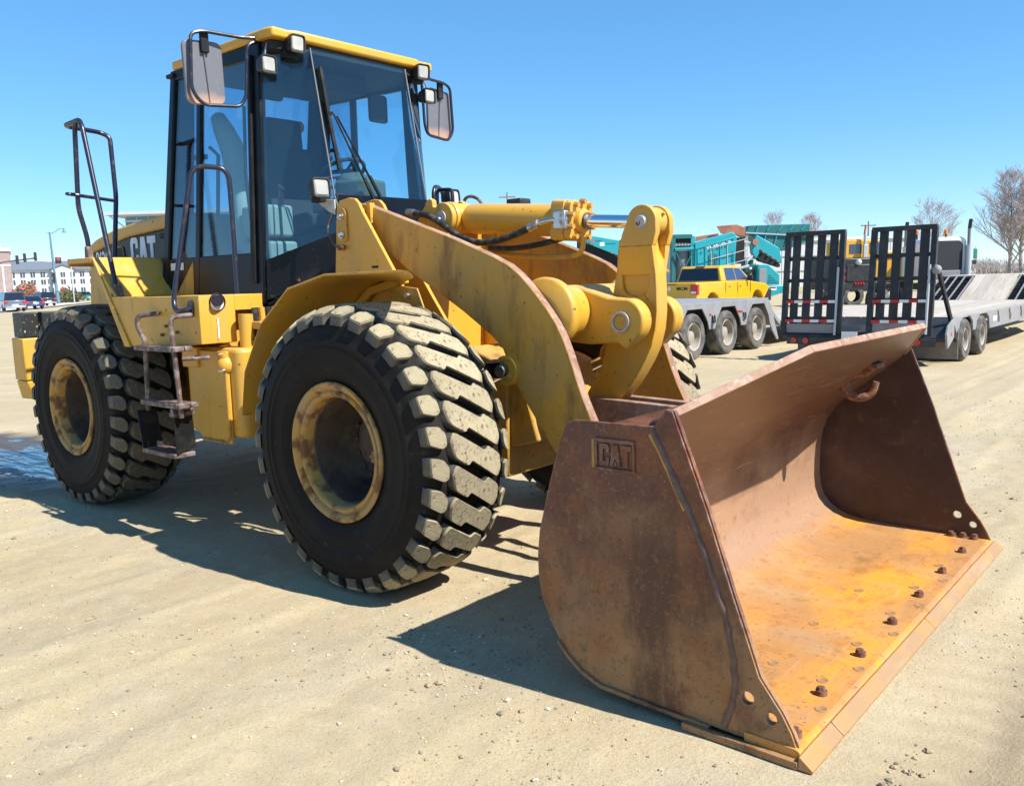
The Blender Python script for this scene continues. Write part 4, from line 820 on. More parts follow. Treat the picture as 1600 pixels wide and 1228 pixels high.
MB().hexa([(-1.35, -.40, 2.20), (-1.07, -.41, 2.22), (-1.07, .41, 2.22), (-1.35, .40, 2.20), (-1.35, -.40, 2.26), (-1.07, -.41, 2.29), (-1.07, .41, 2.29), (-1.35, .40, 2.26)]).build('dashboard', 'interior_grey', CAB, .01)
for i, y in enumerate((-.25, .25)): MB().box(-1.25, -1.13, y - .09, y + .09, 2.272, 2.292).build('dash_vent', 'interior_dark', CAB, .004)
for (y, z) in ((-.55, 3.10), (.42, 3.06)): MB().prism(round2([(y - .09, z - .12), (y + .09, z - .12), (y + .09, z + .09), (y - .09, z + .09)], .03), -1.52, -1.55, 'x').build('inner_mirror', 'interior_dark', CAB, .008)
MB().box(-1.9, -1.5, -.25, .3, 3.12, 3.26).build('overhead_console', 'interior_dark', CAB, .03)
MB().ball((-2.45, .35, 3.02), .05, 10, (.6, .8, 1)).build('interior_lamp', 'rust_edge', CAB)
MB().tube([S(-1.62, 2.0) + Vector((0, .05, 0)), S(-1.70, 2.45) + Vector((0, .05, 0)), S(-1.70, 2.95) + Vector((0, .05, 0))], .012, 8).build('door_handle_bar', 'black_plastic', CAB)
MB().tube([S(xb(2.0) + .08, 1.96) + Vector((0, .04, 0)), S(xb(2.0) + .22, 2.2) + Vector((0, .04, 0)), S(xb(2.0) + .25, 2.65) + Vector((0, .04, 0)), S(xb(2.0) + .14, 2.72) + Vector((0, .04, 0))], .014, 8).build('door_grab', 'black_plastic', CAB)
MB().panel([S(-2.66, 1.84) + Vector((0, -.018, 0)), S(-2.47, 1.84) + Vector((0, -.018, 0)), S(-2.47, 1.895) + Vector((0, -.018, 0)), S(-2.66, 1.895) + Vector((0, -.018, 0))], .003).build('warning_decal', 'decal_white', CAB)
MB().panel([S(-2.44, 1.62) + Vector((0, -.017, 0)), S(-2.33, 1.62) + Vector((0, -.017, 0)), S(-2.33, 1.90) + Vector((0, -.017, 0)), S(-2.62, 1.62) + Vector((0, -.017, 0))], .002).build('worn_patch', 'yellow_worn', CAB)
MB().box(-2.90, -2.80, -.74, -.70, 2.10, 2.14).build('door_latch', 'black_plastic', CAB, .01)

# ------------------------------------------------------------------ rear frame, tanks, steps, hood, counterweight
MB().box(-3.2, -.95, -.36, .36, .55, 1.15).build('rear_frame', 'yellow_worn', LO, .012)
MB().box(-4.6, -3.2, -.44, .44, .62, 1.30).build('rear_chassis', 'yellow_worn', LO, .012)
MB().box(-2.72, -1.0, -.70, .70, 1.30, 1.57).build('cab_mount', 'black_paint', LO, .01)
MB().box(-4.05, -2.80, -.72, .72, 1.25, 1.90).build('engine_bay', 'yellow_worn', LO, .01)
for s in (-1, 1):
    # step-side box with cut-out toward the front
    bx = MB().prism(round2([(-1.42, 1.335), (-1.42, 1.652), (-2.13, 1.648), (-2.13, 1.305)], .006), s * 1.28, s * 1.02)
    bx.build('tank_box', 'yellow', LO, .006)
    MB().box(-2.13, -1.423, s * 1.019, s * .80, 1.545, 1.651).build('box_shelf', 'yellow', LO, .005)
    MB().box(-2.1, -1.55, s * 1.0, s * .72, 1.20, 1.54).build('valve_box', 'yellow_worn', LO, .01)
    MB().prism([(-2.133, 1.649), (-2.640, 1.652), (-2.722, 1.66), (-2.445, 1.295), (-2.133, 1.304)], s * 1.255, s * 1.235).build('step_side', 'yellow', LO, .004)
    MB().panel([(-2.30, s * 1.27, 1.30), (-2.135, s * 1.27, 1.305), (-2.135, s * 1.05, 1.305), (-2.30, s * 1.05, 1.30)], .01).build('step_underside', 'yellow', LO)
    MB().hexa([(-2.655, s * 1.25, 1.63), (-2.131, s * 1.25, 1.63), (-2.131, s * .78, 1.63), (-2.655, s * .78, 1.63), (-2.655, s * 1.25, 1.646), (-2.131, s * 1.25, 1.646), (-2.131, s * .78, 1.646), (-2.655, s * .78, 1.646)]).build('step_platform', 'yellow_worn', LO, .003)
    MB().panel([(-2.945, s * 1.25, 1.94), (-2.640, s * 1.25, 1.648), (-2.640, s * .76, 1.648), (-2.945, s * .72, 1.94)], .014).build('sloped_plate', 'yellow', LO, .004)
    MB().panel([(-2.955, s * 1.256, 1.955), (-2.93, s * 1.256, 1.955), (-2.43, s * 1.262, 1.29), (-2.52, s * 1.262, 1.29)], .016).build('fender_flange', 'yellow', LO, .003)
    MB().box(-3.34, -2.94, s * 1.27, s * .70, 1.915, 1.953).build('rear_fender', 'yellow', LO, .006)
    MB().box(-3.36, -3.33, s * 1.27, s * .82, 1.895, 1.954).build('fender_lip', 'yellow', LO, .006)
    MB().panel([(-4.12, s * .80, 1.25), (-3.0, s * .80, 1.25), (-3.0, s * .80, 1.93), (-4.0, s * .80, 1.93)], .02).build('wheel_well', 'yellow', LO)
    # fuel tank with rounded corners
    MB().prism(round2([(-1.96, s * .945), (-1.26, s * .945), (-1.26, s * 1.12), (-1.96, s * 1.12)], .08, 5), .70, 1.30, 'z').build('fuel_tank', 'yellow', LO, .03, seg=3)
    MB().box(-1.90, -1.70, s * 1.165, s * 1.12, 1.16, 1.30).build('tank_bracket', 'yellow', LO, .006)
    pr_ = [(-1.66, .70)] + [(-1.66 - .06 * (1 if k % 2 else .7), .72 + .022 * k) for k in range(20)] + [(-1.66, 1.16)]
    MB().prism([(-1.37, 1.28), (-1.37, .66), (-1.72, .66), (-1.80, .72), (-1.82, 1.28)], s * 1.145, s * 1.122).build('tank_guard', 'yellow', LO, .006)
    MB().tube(fillet([(-1.375, s * 1.15, 1.18), (-1.375, s * 1.15, .70), (-1.42, s * 1.15, .665), (-1.72, s * 1.15, .665)], .04), .010, 8).build('guard_rim', 'yellow_worn', LO)
    MB().ball((-1.40, s * 1.13, 1.19), .06, 14, (1, 1, 1.1)).cyl((-1.40, s * 1.13, 1.20), (-1.395, s * 1.15, 1.27), .03, n=12).build('drain_cap', 'yellow', LO, smooth=60)
    MB().box(-1.42, -1.36, s * 1.18, s * 1.12, 1.145, 1.165).build('drain_clip', 'steel', LO, .003)
    cw = MB().box(-4.82, -4.56, s * 1.22, s * .30, .92, 1.30); cw.hexa([(-4.80, s * 1.19, .745), (-4.58, s * 1.16, .745), (-4.58, s * .3, .745), (-4.80, s * .3, .745), (-4.815, s * 1.215, .915), (-4.565, s * 1.215, .915), (-4.565, s * .3, .915), (-4.815, s * .3, .915)])
    cw.build('counterweight', 'yellow', LO, .012)
    MB().box(-4.80, -4.57, s * 1.20, s * .28, 1.305, 1.528).build('counterweight_cap', 'black_chipped', LO, .008)
MB().box(-5.25, -4.56, -.95, .95, .75, 1.30).build('counterweight_body', 'yellow', LO, .03)
MB().box(-1.23, -.95, -.30, .30, .50, 1.20).build('hitch', 'yellow_worn', LO, .02)
# filler and sight glass on the box front
MB().lathe([(.001, .022), (.040, .022), (.045, .012), (.045, -.01)], (-1.418, -1.158, 1.595), axis='x', n=28).build('sight_port', 'decal_white', LO)
MB().lathe([(.001, .052), (.034, .052), (.038, .044), (.038, .018)], (-1.418, -1.168, 1.615), axis='x', n=24).build('sight_cap', 'rail_paint', LO)
MB().lathe([(.060, .003), (.056, .006), (.050, .003)], (-1.418, -1.150, 1.605), axis='x', n=28).build('port_ring', 'black_plastic', LO)
MB().box(-1.419, -1.412, -1.162, -1.152, 1.365, 1.50).build('sight_gauge', 'decal_white', LO)
MB().box(-1.72, -1.70, -1.30, -1.28, 1.40, 1.42).build('bolt', 'bolt_rust', LO, .004); MB().box(-1.92, -1.90, -1.30, -1.28, 1.38, 1.40).build('bolt', 'bolt_rust', LO, .004); MB().box(-1.86, -1.84, -1.30, -1.28, 1.44, 1.46).build('bolt', 'bolt_rust', LO, .004)
# pipes between box and cab
for k in range(4): MB().tube(fillet([(-1.30 - .03 * k, -.95 + .07 * k, 1.56), (-1.28 - .03 * k, -.95 + .07 * k, 1.35), (-1.25, -.9 + .07 * k, 1.20), (-1.22, -.8 + .06 * k, .95)], .08), .022, 10).build('hydraulic_hose', 'yellow_worn' if k % 2 else 'hose', LO)
MB().tube([(-1.33, -1.0, 1.52), (-1.33, -1.0, 1.15)], .05, 16).build('accumulator', 'yellow', LO)
MB().box(-1.36, -1.18, -.99, -.70, 1.42, 1.47).box(-1.3, -1.0, -.75, -.55, 1.2, 1.5).build('valve_bracket', 'yellow_worn', LO, .006)
# steps on the near side and matching ones on the far side
for s in (-1, 1):
    LD = MB().tube(fillet([(-1.50, s * 1.285, 1.528), (-1.555, s * 1.40, 1.520), (-1.565, s * 1.405, 1.46), (-1.535, s * 1.40, 1.0), (-1.53, s * 1.40, .86)], .05), .0165, 10).build('step_rail', 'rail_rust', LO)
    MB().tube(fillet([(-1.93, s * 1.29, 1.536), (-2.02, s * 1.40, 1.525), (-2.03, s * 1.40, 1.45), (-1.94, s * 1.40, 1.36), (-1.94, s * 1.40, 1.30), (-1.97, s * 1.40, .88)], .04), .0165, 10).build('step_rail', 'rail_rust', LO)
    for (x0, x1, z) in ((-2.03, -1.50, 1.315), (-2.00, -1.48, .945)):
        tr = MB().box(x0, x1, s * 1.44, s * 1.36, z - .022, z + .012).box(x0, x1, s * 1.355, s * 1.30, z - .02, z + .010)
        tr.build('step', 'rail_rust', LO, .005)
        MB().box(x1 - .06, x1 - .02, s * 1.445, s * 1.30, z - .02, z + .014).build('step_bracket', 'rail_rust', LO, .004)
    MB().cyl((-1.54, s * 1.36, 1.245), (-1.48, s * 1.20, 1.245), .016, n=10).build('step_stay', 'rail_rust', LO)
    MB().panel([(-1.575, s * 1.43, .865), (-1.60, s * 1.29, .875), (-1.605, s * 1.275, .650), (-1.585, s * 1.425, .605)], .014).build('step_strap', 'black_plastic', LO, .003)
    MB().panel([(-2.06, s * 1.44, .875), (-2.06, s * 1.30, .875), (-2.00, s * 1.30, .62), (-2.01, s * 1.44, .60)], .012).build('step_strap', 'black_plastic', LO, .003)
    MB().box(-2.03, -1.585, s * 1.44, s * 1.29, .585, .618).build('bottom_step', 'rail_rust', LO, .006)
    MB().box(-1.62, -1.555, s * 1.44, s * 1.29, .865, .895).build('strap_clamp', 'rail_rust', LO, .005)
    MB().cyl((-1.58, s * 1.44, .905), (-1.60, s * 1.28, .905), .016, n=10).build('strap_pin', 'rail_rust', LO)
    # grab rail over the step box
    MB().tube(fillet([(-1.50, s * 1.285, 1.572), (-1.52, s * 1.335, 1.556), (-1.62, s * 1.335, 1.552), (-1.665, s * 1.32, 1.62), (-1.60, s * 1.165, 2.455), (-1.585, s * 1.11, 2.495), (-1.51, s * .985, 2.485), (-1.495, s * .95, 2.43), (-1.45, s * .975, 1.655)], .05), .0165, 12).build('grab_rail', 'rail_paint', LO)
    MB().prism(round2([(-1.545, 1.52), (-1.48, 1.52), (-1.48, 1.62), (-1.545, 1.62)], .03), s * 1.281, s * 1.293).build('rail_base', 'rail_paint', LO, .003)
    # tall guard rail on the rear fender
    MB().tube(fillet([(-3.22, s * 1.155, 1.99), (-3.215, s * 1.16, 2.11), (-3.235, s * 1.20, 2.34), (-3.19, s * 1.19, 2.945), (-3.14, s * 1.19, 2.985), (-3.08, s * 1.20, 2.985), (-3.03, s * 1.205, 2.93), (-2.70, s * 1.205, 1.70)], .06), .0185, 12).build('guard_rail', 'rail_paint', LO)
    MB().tube(fillet([(-3.10, s * 1.20, 2.985), (-3.34, s * 1.205, 2.975), (-3.40, s * .90, 2.965), (-3.36, s * .845, 2.93), (-3.31, s * .86, 2.45), (-3.28, s * .93, 1.95)], .06), .0185, 12).build('guard_rail', 'rail_paint', LO)
    MB().tube(fillet([(-3.205, s * 1.20, 2.44), (-3.22, s * 1.285, 2.445), (-3.26, s * 1.26, 2.45), (-3.31, s * .865, 2.42)], .03), .0135, 10).build('mid_rail', 'rail_paint', LO)
    MB().prism(round2([(-3.255, 1.945), (-3.185, 1.945), (-3.20, 2.05), (-3.24, 2.05)], .01), s * 1.18, s * 1.135).build('rail_foot', 'rail_rust', LO, .006)
    MB().prism(round2([(-2.75, 1.648), (-2.63, 1.648), (-2.67, 1.75), (-2.73, 1.75)], .01), s * 1.23, s * 1.18).build('rail_foot', 'rail_rust', LO, .006)
# hood: dark flanks, sloping yellow top
hoodp = [(-4.50, 2.00), (-4.46, 2.114), (-4.32, 2.165), (-4.15, 2.20), (-3.93, 2.236), (-3.45, 2.281), (-3.05, 2.302), (-2.90, 2.305)]
lowt = [(-4.40, 2.045), (-4.15, 2.090), (-3.70, 2.152), (-3.05, 2.186), (-2.90, 2.19)]
MB().prism([(-4.49, 1.90), (-4.485, 2.0)] + lowt + [(-2.90, 1.90)], -.602, .602).build('hood_side', 'black_paint', LO, .01)
MB().prism(hoodp + [(x, z + .003) for x, z in lowt[::-1]], -.61, .61).build('hood_top', 'yellow', LO, .02, seg=3)
MB().box(-4.49, -2.88, -.60, .60, 1.20, 1.899).build('engine_side', 'yellow', LO, .01)
lt = MB(); cat_letters(lt, -3.66, 1.90, .44, .245, -.602, -.606); lt.build('hood_lettering', 'letter_white', LO)
lettering('model_lettering', '962G', .17, 'letter_white', LO, (-4.20, -.604, 1.985), (1, 0, 0), (0, 0, 1), .001, .72, .004)
MB().box(-4.02, -3.80, -.608, -.601, 1.95, 2.075).build('intake_panel', 'interior_dark', LO, .004)
MB().tube(fillet([(-4.02, -.609, 2.06), (-3.80, -.609, 2.085), (-3.78, -.609, 1.95)], .04), .006, 6).build('panel_trim', 'yellow_worn', LO)
# ------------------------------------------------------------------ background materials
mat('trailer_grey', (.25, .245, .25), .6, layers=[dict(c=(.19, .17, .15), s=3, lo=.45, hi=.7, amt=.8), dict(c=(.22, .13, .08), s=9, lo=.6, hi=.72, amt=.7)])
mat('trailer_black', (.018, .018, .020), .5, layers=[dict(c=(.09, .075, .06), s=3, lo=.5, hi=.75, amt=.6), dict(c=(.14, .07, .05), s=9, lo=.6, hi=.72, amt=.6)])
mat('deck_wood', (.43, .375, .31), .9, layers=[dict(c=(.33, .27, .21), s=2.5, st=(4, .3, 1), lo=.45, hi=.7), dict(c=(.24, .18, .14), s=7, st=(4, .4, 1), lo=.62, hi=.75, amt=.6)], jitter=.10)
mat('truck_tyre', (.06, .056, .052), .9, layers=[dict(c=(.22, .195, .165), s=5, lo=.42, hi=.68, amt=.75)])
mat('truck_rim', (.33, .29, .235), .65, layers=[dict(c=(.27, .23, .18), s=5, lo=.45, hi=.7, amt=.7)])
mat('mud_flap', (.20, .17, .155), .8, layers=[dict(c=(.28, .245, .215), s=4, lo=.45, hi=.7)])
mat('reflect_red', (.50, .012, .02), .35); mat('reflect_white', (.72, .73, .76), .35); mat('lamp_red', (.45, .01, .015), .25, coat=.5)
mat('pickup_yellow', (.62, .34, .004), .28, coat=.6, layers=[dict(c=(.55, .40, .12), s=2, lo=.5, hi=.8, amt=.3, r=.5)])
mat('dark_glass', (.010, .016, .026), .06, spec=.7); mat('blue_glass', (.03, .05, .11), .06, spec=.8)
mat('chrome_bumper', (.62, .61, .60), .25, .9); mat('dark_trim', (.02, .02, .021), .5); mat('letter_black', (.012, .012, .012), .5)
mat('teal', (.014, .33, .375), .45, layers=[dict(c=(.05, .34, .37), s=1.2, lo=.45, hi=.75, amt=.6), dict(c=(.33, .29, .23), s=5, lo=.6, hi=.78, amt=.5)])
mat('teal_dark', (.012, .135, .135), .55, layers=[dict(c=(.07, .15, .14), s=2, lo=.5, hi=.75)])
mat('rust_panel', (.40, .16, .09), .8, layers=[dict(c=(.28, .10, .06), s=2, lo=.45, hi=.7)])
mat('grey_mesh', (.26, .26, .26), .6); mat('drum_grey', (.20, .205, .215), .5); mat('belt_black', (.016, .014, .014), .85); mat('galvanised', (.5, .52, .52), .45, .4)
mat('truck_yellow', (.66, .34, .03), .45, layers=[dict(c=(.45, .24, .05), s=2, lo=.5, hi=.75, amt=.6)])
mat('white_paint', (.74, .75, .78), .35); mat('amber', (.75, .18, .01), .3); mat('green_paint', (.02, .22, .13), .4)
mat('white_wall', (.58, .58, .56), .8); mat('grey_roof', (.13, .15, .18), .8); mat('brick_wall', (.34, .255, .225), .9, layers=[dict(c=(.28, .2, .175), s=.8, lo=.45, hi=.7)]); mat('pale_trim', (.66, .63, .60), .8)
mat('office_glass', (.10, .24, .28), .15, spec=.8); mat('window_dark', (.06, .075, .09), .2)
mat('bark', (.42, .37, .34), .95, layers=[dict(c=(.20, .165, .15), s=3, lo=.4, hi=.7)]); mat('twig', (.44, .365, .345), .95); mat('red_leaf', (.34, .17, .11), .9, jitter=.1); mat('shrub_leaf', (.115, .125, .055), .9, layers=[dict(c=(.19, .175, .08), s=2, lo=.4, hi=.7)])
mat('pole_teal', (.10, .20, .24), .5); mat('signal_black', (.02, .02, .022), .5); mat('car_navy', (.02, .045, .13), .3, coat=.6); mat('car_grey', (.11, .13, .18), .3, coat=.6); mat('car_dark', (.025, .018, .02), .3, coat=.6)
m = mat('signal_red', (.6, .02, .02), .4); m.node_tree.nodes['Principled BSDF'].inputs['Emission Color'].default_value = (1, .03, .02, 1); m.node_tree.nodes['Principled BSDF'].inputs['Emission Strength'].default_value = .9
mat('wood_haze', (.33, .285, .265), .95); mat('wood_pole', (.22, .17, .13), .9)

# ------------------------------------------------------------------ shared road wheel
def truck_wheel_meshes(R, w, rr, key):
    t = MB().lathe([(rr, -w / 2 + .02), (rr + .02, -w / 2), (R - .05, -w / 2 - .005), (R - .015, -w / 2 + .025), (R, -w / 2 + .06), (R, w / 2 - .06), (R - .015, w / 2 - .025), (R - .05, w / 2), (rr + .02, w / 2), (rr, w / 2 - .02)], n=40).mesh(key + '_tyre', 'truck_tyre', 40)
    r = MB().lathe([(rr, -w / 2 + .03), (rr - .012, -w / 2 + .005), (rr - .03, -w / 2 + .02), (rr - .045, -w / 2 + .10), (rr * .72, -w / 2 + .17), (rr * .45, -w / 2 + .16), (rr * .42, -w / 2 + .07), (rr * .22, -w / 2 + .05), (.001, -w / 2 + .05)], n=36)
    for k in range(10):
        a = 2 * math.pi * k / 10; q = rr * .60; r.cyl((q * math.cos(a), -w / 2 + .17, q * math.sin(a)), (q * math.cos(a), -w / 2 + .13, q * math.sin(a)), .016, n=6)
    return t, r.mesh(key + '_rim', 'truck_rim', 35)
def road_wheel(par, meshes, M, name='wheel'):
    t = inst(meshes[0], name, par, M); inst(meshes[1], 'rim', t); return t
W1 = truck_wheel_meshes(.47, .30, .285, 'lowboy'); W2 = truck_wheel_meshes(.385, .30, .215, 'flatbed'); W3 = truck_wheel_meshes(.40, .27, .25, 'pickup'); W4 = truck_wheel_meshes(.50, .55, .29, 'tractor'); W5 = truck_wheel_meshes(.35, .24, .22, 'car')
RIGHT = Matrix.Rotation(math.pi / 2, 4, 'Z')      # wheel whose outer face points to +x
LEFT = Matrix.Rotation(-math.pi / 2, 4, 'Z')

# ------------------------------------------------------------------ three-axle lowboy trailer
T1 = empty('lowboy_trailer', (-5.85, 12.5, 0), 0, 'grey three-axle lowboy trailer parked behind the loader bucket', 'trailer')
def tloc(par): return Matrix.Translation(-Vector(par.location))
ML = tloc(T1)
for i, y in enumerate((11.05, 12.50, 13.95)):
    for x, R_ in ((-4.70, RIGHT), (-7.0, LEFT)): road_wheel(T1, W1, ML @ Matrix.Translation((x, y, .465)) @ R_)
    MB(ML).cyl((-7.0, y, .465), (-4.7, y, .465), .07, n=12).build('axle', 'trailer_black', T1)
def arch_profile():
    pts = [(9.75, 1.12), (9.75, .98), (10.25, .70)]
    top = [(10.25, 1.12)]
    out = [(9.60, 1.13), (9.62, 1.00), (10.15, .98), (10.48, .72)]
    for y in (11.05, 12.50, 13.95):
        out += [(y - .60, .58), (y - .52, .78), (y - .30, 1.01), (y + .30, 1.01), (y + .54, .74), (y + .60, .58)]
    out = [p for p in out if not (p[0] < 10.5 and p[1] < .9)]
    out += [(14.72, .36), (14.98, .14), (15.06, .16), (14.62, .95), (14.45, 1.13)]
    return out
MB(ML).prism(arch_profile(), -4.535, -4.565, 'x').build('fender_skirt', 'trailer_grey', T1, .008)
MB(ML).prism(arch_profile(), -7.135, -7.165, 'x').build('fender_skirt', 'trailer_grey', T1, .008)
MB(ML).box(-7.134, -4.566, 9.62, 14.45, 1.085, 1.128).build('rear_deck', 'trailer_grey', T1, .006)
for y in (11.8, 13.22):
    MB(ML).tube(fillet([(-4.52, y - .05, .86), (-4.505, y - .05, .72), (-4.505, y + .05, .72), (-4.52, y + .05, .86)], .04), .014, 8).build('tie_ring', 'trailer_black', T1)
    MB(ML).box(-4.534, -4.526, y - .16, y - .08, .86, .90).build('marker_lamp', 'lamp_red', T1)
MB(ML).box(-4.534, -4.528, 12.88, 13.05, .87, .91).build('marker_lamp', 'lamp_red', T1)
MB(ML).hexa([(-7.1, 14.45, .95), (-4.6, 14.45, .95), (-4.6, 15.3, .45), (-7.1, 15.3, .45), (-7.1, 14.45, 1.08), (-4.6, 14.45, 1.08), (-4.6, 15.3, .56), (-7.1, 15.3, .56)]).build('deck_slope', 'trailer_grey', T1, .01)
MB(ML).box(-6.6, -5.1, 9.7, 15.2, .55, 1.05).build('chassis', 'trailer_black', T1, .01)
pk_me = MB().box(-.15, .15, -4.6, 4.6, -.025, .025).mesh('deck_plank', 'deck_wood', 0)
for k in range(8): inst(pk_me, 'deck_plank', T1, ML @ Matrix.Translation((-6.95 + k * .313, 19.95, .535)))
for x in (-7.12, -4.58): MB(ML).box(x - .03, x + .03, 15.3, 24.6, .36, .56).build('deck_rail', 'trailer_grey', T1, .01)

# ------------------------------------------------------------------ equipment trailer with raised ramps
T2 = empty('equipment_trailer', (-1.62, 16.5, 0), 0, 'flatbed equipment trailer with two black loading ramps standing upright', 'trailer')
ML = tloc(T2)
for y in (13.05, 14.35):
    for x, R_ in ((-.27, RIGHT), (-2.95, LEFT)): road_wheel(T2, W2, ML @ Matrix.Translation((x, y, .38)) @ R_)
    MB(ML).cyl((-2.9, y, .38), (-.3, y, .38), .06, n=12).build('axle', 'trailer_black', T2)
for k in range(9):
    if 0 < k < 10: inst(MB(ML).box(-3.02 + k * .315, -3.02 + k * .315 + .30, 12.35, 21.0, .775, .822).mesh('deck_plank', 'deck_wood', 0), 'deck_plank', T2)
inst(MB(ML).box(-3.02, -2.72, 12.35, 21.0, .775, .822).mesh('deck_plank', 'deck_wood', 0), 'deck_plank', T2)
def side2(x0, x1, nm):
    pr = [(12.28, .82), (12.28, .62), (12.55, .60), (12.60, .72), (12.85, .80), (13.30, .80), (13.52, .70), (13.58, .52), (13.80, .52), (13.86, .68), (14.1, .79), (14.65, .79), (14.86, .70), (14.95, .47), (21.2, .47), (23.0, 1.05), (23.0, 1.22), (21.05, .815)]
    return MB(ML).prism(pr, x0, x1, 'x').build(nm, 'trailer_grey', T2, .008)
side2(-.165, -.125, 'side_rail'); side2(-3.085, -3.045, 'side_rail')
MB(ML).box(-2.2, -1.0, 12.4, 21.0, .45, .76).build('chassis', 'trailer_black', T2, .01)
for y in (15.6, 16.7, 17.9, 19.2): MB(ML).tube([(-.118, y, .80), (-.105, y + .05, .66), (-.118, y + .12, .56)], .012, 6).build('stake_hook', 'trailer_grey', T2)
MB(ML).box(-.124, -.12, 15.2, 15.5, .60, .70).build('marker_plate', 'reflect_white', T2); MB(ML).box(-.124, -.12, 16.9, 17.0, .62, .68).build('marker_lamp', 'lamp_red', T2)
# upward slope at the far end of the deck: dark grates either side of four pale planks
for k in range(4): MB(ML).panel([(-2.12 + k * .265, 21.0, .80), (-2.12 + k * .265 + .255, 21.0, .80), (-2.12 + k * .265 + .255, 22.9, 1.44), (-2.12 + k * .265, 22.9, 1.44)], .05).build('slope_plank', 'deck_wood', T2)
for x0 in (-3.05, -1.04):
    MB(ML).panel([(x0, 21.0, .70), (x0 + .90, 21.0, .70), (x0 + .90, 22.9, 1.34), (x0, 22.9, 1.34)], .02).build('grate_backing', 'trailer_black', T2)
    for k in range(8): t_ = k / 7.0; MB(ML).bar((x0, 21.05 + 1.8 * t_, .775 + .606 * t_), (x0 + .90, 21.05 + 1.8 * t_, .775 + .606 * t_), .07, .05).build('grate_bar', 'trailer_black', T2)
    for k in range(5): MB(ML).bar((x0 + .03 + .21 * k, 21.0, .80), (x0 + .03 + .21 * k, 22.9, 1.44), .022, .045).build('grate_bar', 'trailer_grey', T2)
MB(ML).box(-3.05, -.15, 22.9, 26.5, 1.33, 1.45).build('front_deck', 'deck_wood', T2, .01)
# sloping tail with mud flaps, lamps, plate
MB(ML).hexa([(-3.05, 11.75, .42), (-.16, 11.75, .42), (-.16, 12.33, .62), (-3.05, 12.33, .62), (-3.05, 11.75, .50), (-.16, 11.75, .50), (-.16, 12.33, .80), (-3.05, 12.33, .80)]).build('tail_slope', 'trailer_black', T2, .01)
MB(ML).prism([(11.70, .55), (11.78, .30), (12.42, .58), (12.5, .82), (12.25, .84), (11.80, .70)], -.155, -.115, 'x').build('tail_side', 'trailer_grey', T2, .008)
MB(ML).box(-.114, -.110, 11.95, 12.02, .52, .58).build('marker_lamp', 'lamp_red', T2)
MB(ML).box(-1.02, -.13, 12.52, 12.545, .06, .62).build('mud_flap', 'mud_flap', T2, .004); MB(ML).box(-3.05, -2.2, 12.52, 12.545, .06, .62).build('mud_flap', 'mud_flap', T2, .004)
for x in (-2.80, -2.57, -.60): MB(ML).cyl((x, 11.76, .40), (x, 11.69, .40), .055, n=16).build('tail_lamp', 'lamp_red', T2)
MB(ML).box(-1.90, -1.62, 11.70, 11.715, .44, .58).build('licence_plate', 'reflect_white', T2)
MB(ML).box(-2.95, -.3, 11.72, 11.80, .33, .47).build('tail_beam', 'trailer_black', T2, .01)
# the two upright ramps
for (x0, x1, zb) in ((-3.09, -1.97, .46), (-1.49, -.40, .50)):
    w = x1 - x0; yb = 11.82; yt = 12.02; zt = 2.40
    def P(u, z, dy=0): return (x0 + u * w, yb + (yt - yb) * (z - zb) / (zt - zb) + dy, z)
    RP = MB(ML).bar(P(.035, zb), P(.035, zt), .09, .10, up=(1, 0, 0)).bar(P(.965, zb), P(.965, zt), .09, .10, up=(1, 0, 0)).bar(P(0, zt), P(1, zt), .10, .085).build('ramp_frame', 'trailer_black', T2, .008)
    for k in range(4): u = .185 + .21 * k; MB(ML).bar(P(u, zb + .12, .02), P(u, zt - .04, .02), .15, .035, up=(0, 1, 0)).build('ramp_slat', 'trailer_black', RP, .004)
    for z in (.80, 1.14, 1.52, 1.93): MB(ML).bar(P(.05, z, .04), P(.95, z, .04), .045, .07).build('ramp_rung', 'trailer_black', RP, .004)
    MB(ML).bar(P(.07, zb + .12, .02), P(.93, zb + .12, .02), .05, .26).build('ramp_foot', 'trailer_grey', RP, .006)
    for z in (.765, 1.125):
        for k in range(6): MB(ML).bar(P(.07 + .143 * k, z, -.045), P(.07 + .143 * (k + 1), z, -.045), .008, .052).build('reflective_tape', 'reflect_red' if k % 2 == 0 else 'reflect_white', RP)
    MB(ML).cyl(P(.93, zb + .05, -.07), P(.93, 1.75, -.06), .022, n=10).build('ramp_spring', 'galvanised', RP)
MB(ML).bar((-.33, 11.9, 1.62), (-.10, 12.25, .40), .07, .05).build('ramp_strut', 'trailer_black', T2, .006); MB(ML).ball((-.36, 11.88, 1.66), .085, 10).build('strut_knuckle', 'trailer_grey', T2)

